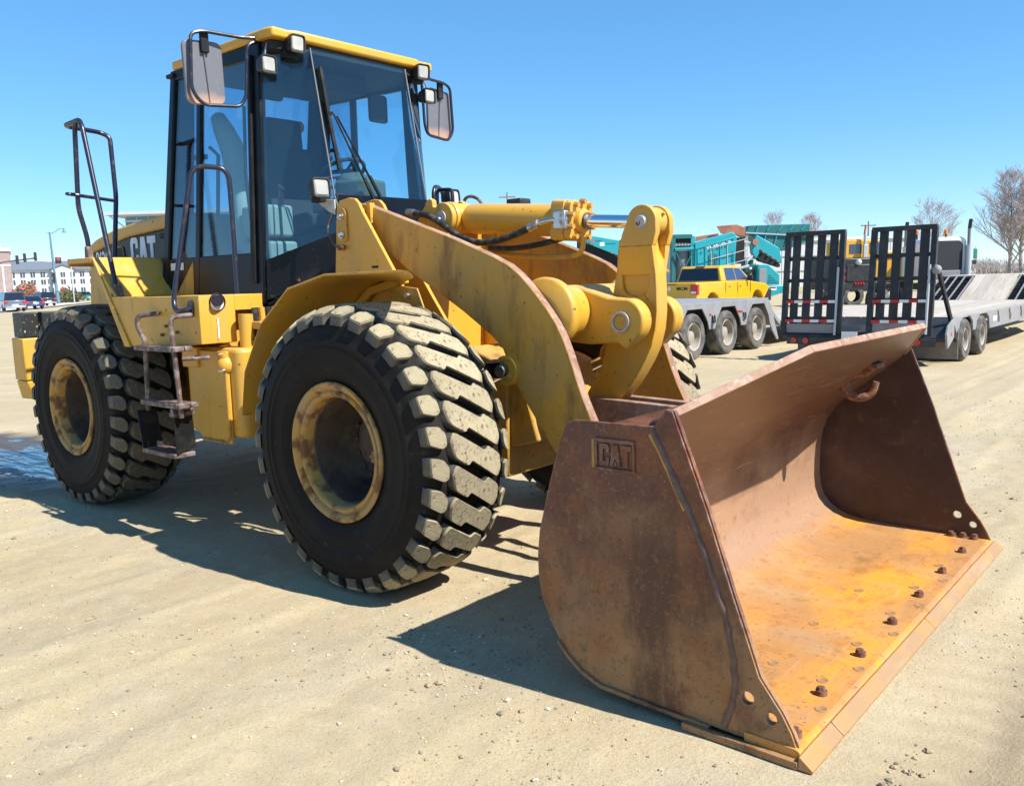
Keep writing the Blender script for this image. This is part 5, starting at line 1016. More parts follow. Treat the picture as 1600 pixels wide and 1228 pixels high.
# ------------------------------------------------------------------ yellow pickup truck
def hull(mb, prof, hw0, hw1, z0, z1, mi=0):
    """side outline (along, up) whose half width runs from hw0 at z0 to hw1 at z1"""
    n = len(prof); vs_ = []
    for s in (-1, 1):
        for (a, z) in prof:
            t = min(max((z - z0) / (z1 - z0), 0), 1); vs_.append((s * (hw0 + (hw1 - hw0) * t), a, z))
    return mb.add(vs_, [tuple(range(n)), tuple(range(n, 2 * n))] + [(i, (i + 1) % n, (i + 1) % n + n, i + n) for i in range(n)], mi)
def wheel_gap(y, r, zb, n=8): return [(y - r * math.cos(math.pi * k / n), zb + r * .95 * math.sin(math.pi * k / n)) for k in range(n + 1)]
PK = empty('pickup_truck', (-11.40, 25.0, 0), 0, 'bright yellow crew cab pickup truck with dark rear window beyond the lowboy', 'pickup')
Y0 = -2.93
zb = .58
low = [(Y0, zb + .05)] + wheel_gap(Y0 + 1.15, .50, zb) + wheel_gap(Y0 + 4.75, .50, zb) + [(Y0 + 5.80, zb), (Y0 + 5.86, .95), (Y0 + 5.80, 1.18), (Y0 + 5.55, 1.30), (Y0 + 4.15, 1.42), (Y0 + 2.0, 1.44), (Y0, 1.44)]
hull(MB(), low, .985, .945, .9, 1.44).build('body', 'pickup_yellow', PK, .06, seg=4)
cabp = [(Y0 + 1.90, 1.42), (Y0 + 2.03, 1.93), (Y0 + 2.15, 1.99), (Y0 + 3.30, 2.01), (Y0 + 3.50, 1.97), (Y0 + 4.35, 1.42)]
hull(MB(), cabp, .93, .76, 1.42, 2.0).build('cab', 'pickup_yellow', PK, .055, seg=4)
for s in (-1, 1):
    def G(y, z): return (s * (.93 + (.76 - .93) * (z - 1.42) / .58 + .008), Y0 + y, z)
    MB().panel([G(2.24, 1.47), G(3.02, 1.47), G(3.02, 1.90), G(2.30, 1.90)], .012).build('side_window', 'blue_glass', PK)
    MB().panel([G(3.08, 1.47), G(4.05, 1.47), G(3.50, 1.88), G(3.08, 1.90)], .012).build('side_window', 'blue_glass', PK)
    MB().box(s * .95, s * 1.17, Y0 + 3.86, Y0 + 3.96, 1.42, 1.62).build('door_mirror', 'dark_trim', PK, .02)
    for y in (2.35, 3.22): MB().box(s * .978, s * 1.0, Y0 + y, Y0 + y + .18, 1.24, 1.27).build('door_handle', 'pickup_yellow', PK, .008)
    for y in (2.1, 3.05, 4.1): MB().box(s * .972, s * .990, Y0 + y, Y0 + y + .008, .66, 1.40).build('door_gap', 'dark_trim', PK)
    MB().prism(round2([(s * .70, 1.02), (s * .965, 1.02), (s * .955, 1.36), (s * .72, 1.36)], .03), Y0 - .012, Y0 + .05, 'y').build('tail_lamp', 'lamp_red', PK, .01)
    MB().box(s * .96, s * .992, Y0 - .01, Y0 + .14, 1.02, 1.36).build('tail_lamp_side', 'lamp_red', PK, .008)
    MB().box(s * .74, s * .94, Y0 - .02, Y0 - .012, 1.05, 1.13).build('reverse_lamp', 'reflect_white', PK)
    for y in (1.15, 4.75): road_wheel(PK, W3, Matrix.Translation((s * .83, Y0 + y, .40)) @ (RIGHT if s > 0 else LEFT))
    MB().prism([(Y0 + 5.1, .62), (Y0 + 5.95, .62), (Y0 + 5.98, 1.05), (Y0 + 5.7, 1.1)], s * .90, s * .99, 'x').build('bumper_end', 'dark_trim', PK, .03)
MB().panel([(-.80, Y0 + 1.905, 1.47), (.80, Y0 + 1.905, 1.47), (.70, Y0 + 2.00, 1.90), (-.70, Y0 + 2.00, 1.90)], .02).build('rear_window', 'dark_glass', PK)
MB().panel([(-.82, Y0 + 4.33, 1.46), (.82, Y0 + 4.33, 1.46), (.70, Y0 + 3.56, 1.95), (-.70, Y0 + 3.56, 1.95)], .02).build('windscreen', 'dark_glass', PK)
MB().box(-.18, .18, Y0 + 2.03, Y0 + 2.09, 1.945, 1.985).build('brake_lamp', 'lamp_red', PK, .008)
MB().box(-.90, .90, Y0 + .1, Y0 + 1.85, 1.445, 1.452).build('bed_opening', 'dark_trim', PK)
MB().prism(round2([(-.98, .60), (.98, .60), (.96, .83), (-.96, .83)], .04), Y0 - .16, Y0 + .02, 'y').build('rear_bumper', 'chrome_bumper', PK, .03)
MB().box(-.90, .90, Y0 + 5.84, Y0 + 5.98, .62, 1.12).build('front_bumper', 'dark_trim', PK, .04)
MB().box(-.18, .18, Y0 - .008, Y0 + .01, 1.36, 1.39).build('tailgate_handle', 'dark_trim', PK, .006)
lettering('tailgate_lettering', 'MCM', .15, 'letter_black', PK, (.40, Y0 - .004, 1.22), (1, 0, 0), (0, 0, 1), .002, 1.25, .004)
lettering('tailgate_lettering', 'M C MARKETING', .06, 'letter_black', PK, (-.05, Y0 - .004, 1.03), (1, 0, 0), (0, 0, 1), .002, 1.2) if False else None
MB().cyl((-.10, Y0 + .01, 1.23), (-.10, Y0 - .006, 1.23), .07, n=20).build('badge', 'reflect_white', PK)

# ------------------------------------------------------------------ teal screening plant
TP = empty('screening_plant', (-18.55, 37.92, 0), math.atan2(.6479, .7618), 'teal mobile rock screening plant with conveyors behind the yellow pickup', 'machine')
def tp(nm, poly, y0, y1, m, bev=.02): return MB().prism(poly, y0, y1).build(nm, m, TP, bev)
tp('screen_box', [(-.48, 3.37), (1.55, 3.90), (1.75, 3.62), (1.60, 1.2), (-.48, 1.2)], 0, 2.2, 'teal', .03)
tp('side_rib', [(-.48, 3.02), (1.62, 3.55), (1.62, 3.63), (-.48, 3.10)], -.05, -.003, 'teal')
lettering('machine_lettering', 'WARRIOR', .30, 'reflect_white', TP, (.78, -.012, 3.26), (.97, 0, .245), (-.245, 0, .97), .004, 1.0, .008)
for k in range(7): MB().cyl((-.15 + .22 * k, -.03, 2.85 + .05 * k), (-.15 + .22 * k, .02, 2.85 + .05 * k), .05, n=10).build('rivet', 'teal_dark', TP)
tp('inspection_door', round2([(.24, 1.8), (.75, 1.85), (.72, 2.75), (.42, 2.85), (.24, 2.7)], .05), -.03, -.004, 'teal_dark')
for x in (-1.62, -.56): MB().box(x - .12, x + .12, .1, .4, .2, 3.75).build('tower_post', 'teal_dark' if x < -1 else 'teal', TP, .02)
MB().box(-1.55, -.48, .05, .55, 3.02, 3.16).build('tower_beam', 'teal', TP, .02); MB().box(-1.6, -.6, .1, 1.8, 3.62, 3.85).build('feeder_lip', 'teal_dark', TP, .02)
MB().lathe([(.001, 1.0), (.40, 1.0), (.42, 1.05), (.42, 2.9), (.40, 2.98), (.001, 2.98)], (-1.05, .7, 0), axis='z', n=28).build('drum', 'drum_grey', TP)
for k in range(6): MB().cyl((-1.45 + .16 * k, .1, 3.30), (-1.45 + .16 * k, 1.6, 3.30), .07, n=12).build('roller', 'grey_mesh', TP)
MB().box(-1.55, -.5, .2, 1.7, 3.2, 3.6).build('roller_bed', 'belt_black', TP)
tp('wear_panel', [(-.5, 3.42), (1.0, 3.78), (1.0, 3.9), (-.2, 3.75)], .9, 1.0, 'rust_panel')
tp('spreader_flap', [(.82, 4.26), (1.89, 4.32), (2.39, 4.13), (2.35, 3.66), (1.06, 3.86)], .6, .68, 'rust_panel')
for (a, b) in (((-1.5, 1.2), (-.6, 2.9)), ((-.6, 1.2), (-1.5, 2.9)), ((2.3, .6), (2.75, 2.2)), ((2.75, .6), (2.3, 2.2))): MB().bar((a[0], -.02, a[1]), (b[0], -.02, b[1]), .06, .05).build('brace', 'teal_dark', TP)
for k in range(5): MB().box(-.35 + .4 * k, -.30 + .4 * k, -.04, -.004, 1.3, 3.05 + .1 * k).build('panel_rib', 'teal', TP)
for k in range(3): MB().tube(fillet([(1.7 + .1 * k, -.1, 1.4), (1.9 + .1 * k, -.25, 1.1), (2.3, -.2, 1.5 + .15 * k), (2.6, -.1, 1.9)], .2), .03, 8).build('hydraulic_hose', 'belt_black', TP)
for k in range(4): MB().box(3.3 + .02 * k, 3.85 - .12 * k, -.415, -.402, 1.15 + .12 * k, 1.19 + .12 * k).build('louvre', 'teal_dark', TP)
MB().tube([(2.3, .0, 2.3), (3.4, .3, 3.35)], .06, 10).build('hydraulic_ram', 'galvanised', TP); MB().tube([(-3.4, .2, 1.0), (-4.3, .25, 2.75)], .07, 10).build('hydraulic_ram', 'galvanised', TP)
for k in range(7): MB().cyl((-4.9 + .42 * k, .25, 3.02 - .165 * k), (-4.9 + .42 * k, .33, 3.02 - .165 * k), .07, n=10).build('idler', 'drum_grey', TP)
for k in range(5): MB().cyl((2.95 + .26 * k, .05, 2.98 - .17 * k), (2.95 + .26 * k, .12, 2.98 - .17 * k), .06, n=10).build('idler', 'drum_grey', TP)
HOP = tp('hopper', [(2.60, 4.24), (5.9, 4.25), (5.9, 3.4), (4.6, 2.85), (3.99, 2.95), (3.40, 3.40), (2.39, 3.86)], .7, 3.0, 'teal_dark')
for k in range(5): MB().bar((2.95 + .62 * k, .68, 3.92 if k else 3.85), (2.75 + .66 * k + .35, .66, 4.24), .06, .05).build('hopper_rib', 'teal', HOP)
for k in range(4): MB().bar((3.35 + .6 * k, .68, 3.15), (3.55 + .6 * k, .66, 3.85), .06, .05).build('hopper_rib', 'teal', HOP)
MB().bar((2.4, .64, 3.86), (5.9, .64, 3.58), .08, .07).build('hopper_rail', 'galvanised', HOP)
CV = tp('side_conveyor', [(2.85, 3.71), (4.07, 2.98), (4.21, 2.36), (4.17, 2.15), (2.60, 3.20)], .1, .6, 'teal', .03)
tp('conveyor_belt', [(2.75, 3.02), (4.15, 2.10), (4.1, 1.95), (3.0, 2.32), (2.62, 2.75)], .15, .55, 'belt_black'); tp('conveyor_chute', [(2.55, 3.20), (2.85, 3.25), (2.95, 2.75), (2.80, 2.45), (2.6, 2.75)], 0, .5, 'teal')
MB().cyl((2.72, .05, 3.32), (2.72, -.15, 3.32), .16, n=16).build('conveyor_motor', 'rust_panel', TP)
PU = tp('power_unit', [(2.78, 2.13), (3.37, 2.11), (3.95, 1.56), (3.95, 1.03), (2.78, 1.03)], -.4, 1.2, 'teal', .04)
MB().box(2.85, 3.23, -.43, -.402, 1.12, 1.92).build('radiator_grille', 'grey_mesh', PU, .01)
tp('power_unit_base', [(2.78, 1.02), (4.17, .98), (4.17, .61), (3.33, .39), (2.78, .5)], -.4, 1.2, 'teal', .03)
MB().box(3.09, 3.78, -.412, -.402, .74, .95).build('base_decal', 'reflect_white', PU); MB().box(3.12, 3.75, -.418, -.4125, .86, .92).build('decal_stripe', 'dark_trim', PU)
MB().box(2.30, 2.72, .2, 1.2, .4, 2.4).build('support_frame', 'teal_dark', TP, .02); MB().box(2.42, 2.55, -.1, .1, 1.3, 2.0).build('exhaust', 'reflect_white', TP, .03)
for k in range(7): MB().bar((1.74 + .07 * k, -.05, 2.3), (1.74 + .07 * k, -.05, 3.6), .02, .02).build('ladder_mesh', 'trailer_black', TP)
MB().box(1.72, 2.2, .1, .2, 2.2, 3.6).build('ladder_backing', 'belt_black', TP)
for z in (2.1, 2.62, 3.2):
    MB().tube([(.27, -.4, z - .15), (2.22, -.4, z + .32)], .022, 8).build('handrail', 'galvanised', TP)
for (x, z0, z1) in ((.3, 1.6, 2.95), (1.15, 1.8, 3.2), (2.22, 2.02, 3.68), (2.14, 2.02, 3.68)): MB().tube([(x, -.4, z0), (x, -.4, z1)], .022, 8).build('handrail_post', 'galvanised', TP)
MB().hexa([(.2, -.5, 1.55), (2.3, -.5, 2.02), (2.3, 0, 2.02), (.2, 0, 1.55), (.2, -.5, 1.65), (2.3, -.5, 2.14), (2.3, 0, 2.14), (.2, 0, 1.65)]).build('walkway', 'galvanised', TP, .01)
MB().box(-1.7, 2.6, .2, 2.2, .35, 1.25).build('chassis', 'teal_dark', TP, .03)
for x in (-.9, 1.4): tr_ = MB().prism(round2([(x - .95, 0.0), (x + .95, 0.0), (x + 1.2, .35), (x + .95, .75), (x - .95, .75), (x - 1.2, .35)], .2), 0, .45).build('crawler_track', 'belt_black', TP, .03)
tp('tail_conveyor', [(-6.25, 3.97), (-4.57, 3.65), (-2.0, 2.6), (-2.0, 2.0), (-4.65, 2.86), (-6.25, 3.53)], .3, 1.5, 'teal', .02)
for k in range(2): MB().box(-5.95 + .75 * k, -5.45 + .75 * k, .29, .297, 3.62 - .16 * k, 3.66 - .16 * k).build('vent_slot', 'teal_dark', TP)
MB().box(-5.55, -5.30, .288, .298, 3.36, 3.56).build('warning_plate', 'reflect_white', TP); MB().cyl((-5.95, .25, 3.62), (-5.95, .31, 3.62), .16, n=16).build('tail_pulley', 'drum_grey', TP)
tp('underside_shade', [(-6.7, 3.95), (-6.25, 3.55), (-4.65, 2.80), (-2.0, 1.9), (-2.0, .6), (-6.7, 1.6)], .5, 1.4, 'belt_black')  # solid black slab stands in for the shade under the tail conveyor

# ------------------------------------------------------------------ trucks behind the ramps
YT = empty('crane_truck', (-10.18, 37.20, 0), math.atan2(.6479, .7618), 'old orange-yellow truck cab seen between the raised trailer ramps', 'truck')
MB().prism([(-.75, 1.1), (-.75, 3.00), (-.62, 3.10), (1.0, 3.08), (1.25, 2.55), (2.15, 2.5), (2.2, 1.1)], 0, 2.2).build('cab', 'truck_yellow', YT, .05)
MB().box(-.45, .12, -.02, -.004, 2.45, 2.88).build('side_window', 'blue_glass', YT, .01); MB().prism([(.5, 2.45), (1.12, 2.45), (.95, 2.95), (.5, 2.95)], -.02, -.004).build('side_window', 'blue_glass', YT)
MB().cyl((.22, -.15, 2.25), (.22, -.15, 3.35), .07, n=12).build('exhaust_stack', 'galvanised', YT); MB().bar((.18, -.15, 3.3), (.26, -.1, 3.75), .07, .07).build('stack_tip', 'rust_panel', YT)
MB().box(.12, .32, -.25, -.12, 2.25, 2.85).build('door_mirror', 'galvanised', YT, .02); MB().box(-.8, 2.3, -.01, 2.1, .7, 1.1).build('chassis', 'trailer_black', YT, .02)
MB().box(-.76, 2.2, -.03, -.005, 2.18, 2.26).build('belt_trim', 'dark_trim', YT)
for x in (-.2, 1.7): inst(W4[0], 'wheel', YT, Matrix.Translation((x, .25, .5)))
DT = empty('tractor_unit', (-7.39, 28.89, 0), math.atan2(.6479, .7618), 'dark truck chassis with red air hoses standing between the two ramps', 'truck')
MB().box(-.9, .9, .0, 2.6, .95, 1.25).build('chassis', 'trailer_black', DT, .02); MB().box(-1.1, 1.1, 1.2, 2.8, 1.2, 2.15).build('cab_rear', 'dark_trim', DT, .05)
for s in (-1, 1): inst(W4[0], 'wheel', DT, Matrix.Translation((s * .85, .3, .5)) @ Matrix.Rotation(math.pi / 2, 4, 'Z')); MB().prism(round2([(s * .55, 1.10), (s * 1.15, 1.10), (s * 1.12, 1.2), (s * .58, 1.2)], .03), -.2, 1.0, 'y').build('mudguard', 'dark_trim', DT, .02)
MB().box(-.45, .45, -.02, .1, 1.25, 1.9).build('fifth_wheel', 'trailer_black', DT, .03)
MB().ball((.0, .0, 1.98), .12, 10).build('work_lamp', 'galvanised', DT)
for k in range(4): MB().tube(fillet([(-.25 + .13 * k, 1.1, 1.75), (-.22 + .13 * k, .5, 1.2 + .05 * k), (-.15 + .1 * k, .1, 1.35), (-.1 + .1 * k, -.05, 1.15)], .2), .025, 8).build('air_hose', 'reflect_red', DT)
ST = empty('semi_tractor', (-6.23, 37.96, 0), math.atan2(.6479, .7618), 'white semi tractor cab with tall exhaust stack and amber beacons', 'truck')
MB().prism(round2([(-1.15, 1.2), (.50, 1.2), (.50, 2.85), (.30, 3.02), (-1.0, 3.02), (-1.15, 2.85)], .08), 0, 1.9).build('cab', 'white_paint', ST, .06, seg=3)
MB().prism(round2([(-1.05, 1.55), (.30, 1.55), (.30, 2.72), (.15, 2.86), (-.95, 2.86), (-1.05, 2.75)], .08), -.03, .02).build('rear_opening', 'interior_dark', ST); MB().box(-1.05, .30, -.06, -.028, 1.25, 1.56).build('rear_panel', 'trailer_grey', ST, .02)
for k in range(3): MB().bar((-.9 + .5 * k, -.08, 1.6), (-.9 + .5 * k, -.08, 2.5), .05, .05).build('rack_bar', 'rust_panel' if k == 1 else 'trailer_black', ST)
for x, zt in ((.52, 3.74), (-2.27, 3.68)):
    MB().tube([(x, -.1, 1.3), (x, -.1, 2.65)], .13, 16).build('muffler', 'galvanised', ST); MB().tube([(x, -.1, 2.6), (x, -.1, 3.45), (x, -.18, zt)], .07, 12).build('exhaust_stack', 'drum_grey', ST); MB().tube([(x, -.12, 3.38), (x, -.2, zt + .03)], .076, 12).build('stack_tip', 'dark_trim', ST)
for x in (-1.65, -.37): MB().lathe([(.001, 3.36), (.07, 3.34), (.09, 3.2), (.09, 3.16)], (x, .2, 0), axis='z', n=14).build('beacon', 'amber', ST); MB().cyl((x, .2, 2.95), (x, .2, 3.17), .04, n=10).build('beacon_base', 'dark_trim', ST)
MB().prism(round2([(.5, 1.2), (.92, 1.2), (.90, 1.7), (.75, 2.0), (.5, 2.05)], .06), .9, 3.2).build('hood', 'white_paint', ST, .05)
MB().tube(fillet([(.5, .6, 2.62), (1.14, .5, 2.62), (1.16, .5, 2.0)], .05), .02, 8).build('mirror_arm', 'galvanised', ST); MB().box(1.05, 1.22, .46, .52, 2.05, 2.5).build('door_mirror', 'green_paint', ST, .02); MB().box(1.02, 1.2, .46, .52, 1.80, 2.0).build('spot_mirror', 'dark_trim', ST, .02)
MB().box(-.8, .8, -1.5, 2.5, .7, 1.0).build('chassis', 'trailer_black', ST)
for s in (-1, 1): inst(W4[0], 'wheel', ST, Matrix.Translation((s * .8, -.5, .5)) @ Matrix.Rotation(math.pi / 2, 4, 'Z'))

# ------------------------------------------------------------------ buildings
RZ = math.atan2(.6479, .7618)
WB = empty('warehouse', (-31.5, 92.2, 0), RZ, 'long low white warehouse wall behind the trailer ramps', 'building')
MB().box(-16, 8.5, 0, 14, 0, 5.05).build('wall', 'white_wall', WB); MB().box(-16.2, 8.7, -.2, 14.2, 5.05, 5.35).build('roof', 'pale_trim', WB)
for k in range(12): MB().box(-15.6 + 2 * k, -15.55 + 2 * k, -.04, -.002, .1, 5.0).build('wall_seam', 'pale_trim', WB)
for z in (1.7, 3.3): MB().box(-16, 8.5, -.05, -.003, z, z + .12).build('wall_band', 'trailer_grey', WB)
LZ = math.atan2(.62, .78) + rad(30)
HT = empty('hotel', (-240.8, 91.7, 0), rad(70), 'white three-storey hotel with grey hip roof beyond the road', 'building')
MB().box(-9.5, 40, 0, 12, 0, 8.0).build('wall', 'white_wall', HT)
MB().prism([(-.8, 7.95), (6, 10.4), (12.8, 7.95)], -10.0, 40.6, 'x').build('roof', 'grey_roof', HT)
MB().prism([(1.0, 0), (6.2, 0), (6.2, 8.0), (3.6, 9.0), (1.0, 8.0)], -1.4, -.01).build('gable_bay', 'white_wall', HT); MB().prism([(.6, 7.95), (3.6, 9.1), (6.6, 7.95), (6.6, 8.2), (3.6, 9.4), (.6, 8.2)], -1.7, 3.0).build('gable_roof', 'grey_roof', HT)
wme = MB().box(-.55, .55, -.06, 0, -.65, .65).mesh('window', 'window_dark', 0); pme = MB().box(-.05, .05, -.08, -.06, -.65, .65).mesh('window_bar', 'pale_trim', 0)
for k in range(12):
    x = -8.2 + 2.35 * k
    for z in (2.4, 4.7, 6.6):
        w_ = inst(wme, 'window', HT, Matrix.Translation((x, -.003 if not .4 < x < 6.7 else -1.403, z))); inst(pme, 'window_bar', w_)
BB = empty('brick_building', (-188.0, 64.0, 0), rad(70), 'tall brown brick commercial building at the left edge beyond the road', 'building')
MB().box(-30, 0, 0, 18, 0, 10.4).build('wall', 'brick_wall', BB); MB().box(-30.3, .3, -.3, 18.3, 10.4, 11.0).build('parapet', 'pale_trim', BB); MB().box(-28, -1.5, 1, 16, 11.0, 12.1).build('roof_house', 'pale_trim', BB)
MB().box(-30, .02, -.08, -.004, 7.4, 7.7).build('string_course', 'pale_trim', BB); MB().box(-1.6, -1.3, -.1, -.004, 0, 7.4).build('pilaster', 'pale_trim', BB)
for k in range(3): MB().box(-4.2 - 3.4 * k, -2.4 - 3.4 * k, -.06, -.003, 1.2, 4.2).build('window', 'window_dark', BB)
OF = empty('office_building', (-260, 129, 0), math.atan2(135.29 - 122.886, -252.52 + 267.105), 'glass office block with flat white roof overhang behind the loader hood', 'building')
MB().box(-5.6, 30, 0, 25, 0, 24.6).build('curtain_wall', 'office_glass', OF); MB().box(-10.6, 31, -3.5, 26, 25.0, 25.9).build('roof_slab', 'white_wall', OF); MB().box(-8.0, 31, -2.0, 26, 24.6, 25.0).build('soffit', 'pale_trim', OF)
for k in range(5): MB().box(-5.7, 30, -.12, -.002, 5 + 4.5 * k, 5.5 + 4.5 * k).build('floor_band', 'pale_trim', OF)
for k in range(9): MB().box(-5.5 + 3.5 * k, -5.3 + 3.5 * k, -.10, -.002, 0, 24.6).build('mullion', 'galvanised', OF)
MB().bar((-9.5, -2.5, 25.0), (-6.0, -.2, 21.6), .35, .35).build('roof_brace', 'galvanised', OF)

# ------------------------------------------------------------------ cars on the far road
def small_car(label, loc, rz, col, L_, W_, H_, suv):
    c = empty('parked_car', (loc[0], loc[1], .02), rz, label, 'car', 'cars on the far road')
    y0, y1 = -L_ / 2, L_ / 2; bz = 1.10 if suv else .86
    lowc = [(y0, .42), (y0, .36)] + wheel_gap(y0 + L_ * .2, .40, .36, 6) + wheel_gap(y0 + L_ * .80, .40, .36, 6) + [(y1, .40), (y1, bz - .22), (y1 - L_ * .22, bz), (y0 + .02, bz)]
    hull(MB(), lowc, W_ / 2, W_ / 2 - .04, .6, bz).build('body', col, c, .06, seg=2)
    if suv: g = [(y0 + .05, bz - .02), (y0 + .32, H_ - .06), (y0 + .5, H_), (y0 + L_ * .58, H_), (y1 - L_ * .23, bz - .02)]
    else: g = [(y0 + .45, bz - .02), (y0 + L_ * .27, H_ - .05), (y0 + L_ * .36, H_), (y0 + L_ * .56, H_ - .02), (y1 - L_ * .23, bz - .02)]
    hull(MB(), g, W_ / 2 - .06, W_ / 2 - .26, bz, H_).build('cabin', 'dark_glass', c, .05)
    gy = [p for p in g[1:4]]; MB().hexa([(-W_ / 2 + .22, gy[0][0], H_ - .05), (W_ / 2 - .22, gy[0][0], H_ - .05), (W_ / 2 - .22, gy[2][0], H_ - .05), (-W_ / 2 + .22, gy[2][0], H_ - .05), (-W_ / 2 + .28, gy[0][0] + .15, H_ + .02), (W_ / 2 - .28, gy[0][0] + .15, H_ + .02), (W_ / 2 - .28, gy[2][0] - .1, H_ + .02), (-W_ / 2 + .28, gy[2][0] - .1, H_ + .02)]).build('roof', col, c, .02)
    for s in (-1, 1):
        MB().box(s * (W_ / 2 - .34), s * (W_ / 2 - .02), y0 - .03, y0 + .12, bz - .28, bz - .05).build('tail_lamp', 'lamp_red', c, .02)
        for f in (.2, .8): road_wheel(c, W5, Matrix.Translation((s * (W_ / 2 - .12), y0 + L_ * f, .35)) @ (RIGHT if s > 0 else LEFT))
    MB().box(-.28, .28, y0 - .03, y0 + .02, .60, .72).build('licence_plate', 'reflect_white', c); MB().box(-W_ / 2 + .08, W_ / 2 - .08, y0 - .10, y0 + .1, .36, .56).build('rear_bumper', 'chrome_bumper' if suv else col, c, .04)
small_car('grey-blue SUV at the left edge of the far road', (-89.2, 28.5), rad(170 - 90), 'car_grey', 4.8, 1.95, 1.88, True)
small_car('low navy blue sedan between the two SUVs', (-99.2, 34.0), rad(174 - 90), 'car_navy', 4.6, 1.85, 1.42, False)
small_car('dark SUV with red tail lamps beside the shrubs', (-121.5, 44.0), rad(176 - 90), 'car_dark', 4.8, 2.0, 1.85, True)
small_car('dark teal car half hidden behind the loader platform', (-180.6, 73.8), rad(120), 'green_paint', 4.8, 1.9, 1.8, True)

# ------------------------------------------------------------------ street furniture
LP = empty('street_lamp', (-139.8, 53.3, 0), LZ, 'tall teal street lamp post with curved arm and red signal head', 'street lamp')
MB().tube([(0, 0, 0), (-.15, 0, 4), (-.3, 0, 11.2)], [.30, .22, .13], 14).build('post', 'pole_teal', LP); MB().tube(fillet([(-.7, 0, 11.2), (-.3, 0, 10.9), (.4, 0, 11.2), (1.1, 0, 11.75), (1.7, 0, 11.75)], .4), .06, 8).build('arm', 'pole_teal', LP)
MB().lathe([(.001, 11.85), (.12, 11.8), (.18, 11.4), (.42, 11.15), (.001, 11.1)], (1.75, 0, 0), axis='z', n=14).build('lamp_head', 'pole_teal', LP); MB().box(.1, .95, -.25, .05, 6.3, 7.3).build('signal_head', 'signal_black', LP, .05); MB().cyl((.55, -.26, 7.0), (.55, -.3, 7.0), .2, n=14).build('signal_lamp', 'signal_red', LP); MB().tube([(-1.6, 0, 6.7), (.6, 0, 6.6)], .06, 8).build('signal_arm', 'galvanised', LP)
MB().box(-.5, -.1, -.3, 0, 3.3, 4.9).build('signal_head', 'signal_black', LP, .05); MB().box(-.35, .1, -.32, -.2, 1.9, 2.5).build('cabinet', 'pole_teal', LP, .03)
TS = empty('traffic_signal', (-136.9, 43.0, 0), LZ, 'traffic signal mast arm carrying three dark signal heads at far left', 'traffic signal')
MB().tube(fillet([(-3.2, 0, 0), (-2.8, 0, 4.2), (1.4, 0, 6.4), (6.2, 0, 7.0)], .8), [.2] * 3 + [.14] * 11 if False else .13, 10).build('mast_arm', 'rail_rust', TS)
for x, z in ((3.6, 6.75), (4.6, 7.05), (6.0, 7.2)): MB().box(x - .2, x + .2, -.3, 0, z - .65, z + .65).build('signal_head', 'signal_black', TS, .05)
tag(MB().cyl((-150, 60.0, 0), (-150, 60.0, 6.5), .12, n=10).tube([(-150, 60, 6.4), (-150, 60, 6.9)], .07, 8).build('flag_pole', 'galvanised'), 'thin pale pole in front of the hotel', 'pole')
for loc, h, lb in (((-93.3, 109.2), 16.5, 'thin distant utility pole just above the tilt cylinder'), ((-50.5, 162.1), 10.6, 'distant utility pole with crossarm above the right ramp')):
    U = empty('utility_pole', (*loc, 0), RZ, lb, 'utility pole', 'distant utility poles'); MB().cyl((0, 0, 0), (0, 0, h), .17, .12, 10).build('post', 'wood_pole', U); MB().box(-1.4, 1.4, -.08, .08, h - .9, h - .7).build('crossarm', 'wood_pole', U)
    for x in (-1.2, 0, 1.2): MB().cyl((x, 0, h - .7), (x, 0, h - .4), .06, n=8).build('insulator', 'galvanised', U)

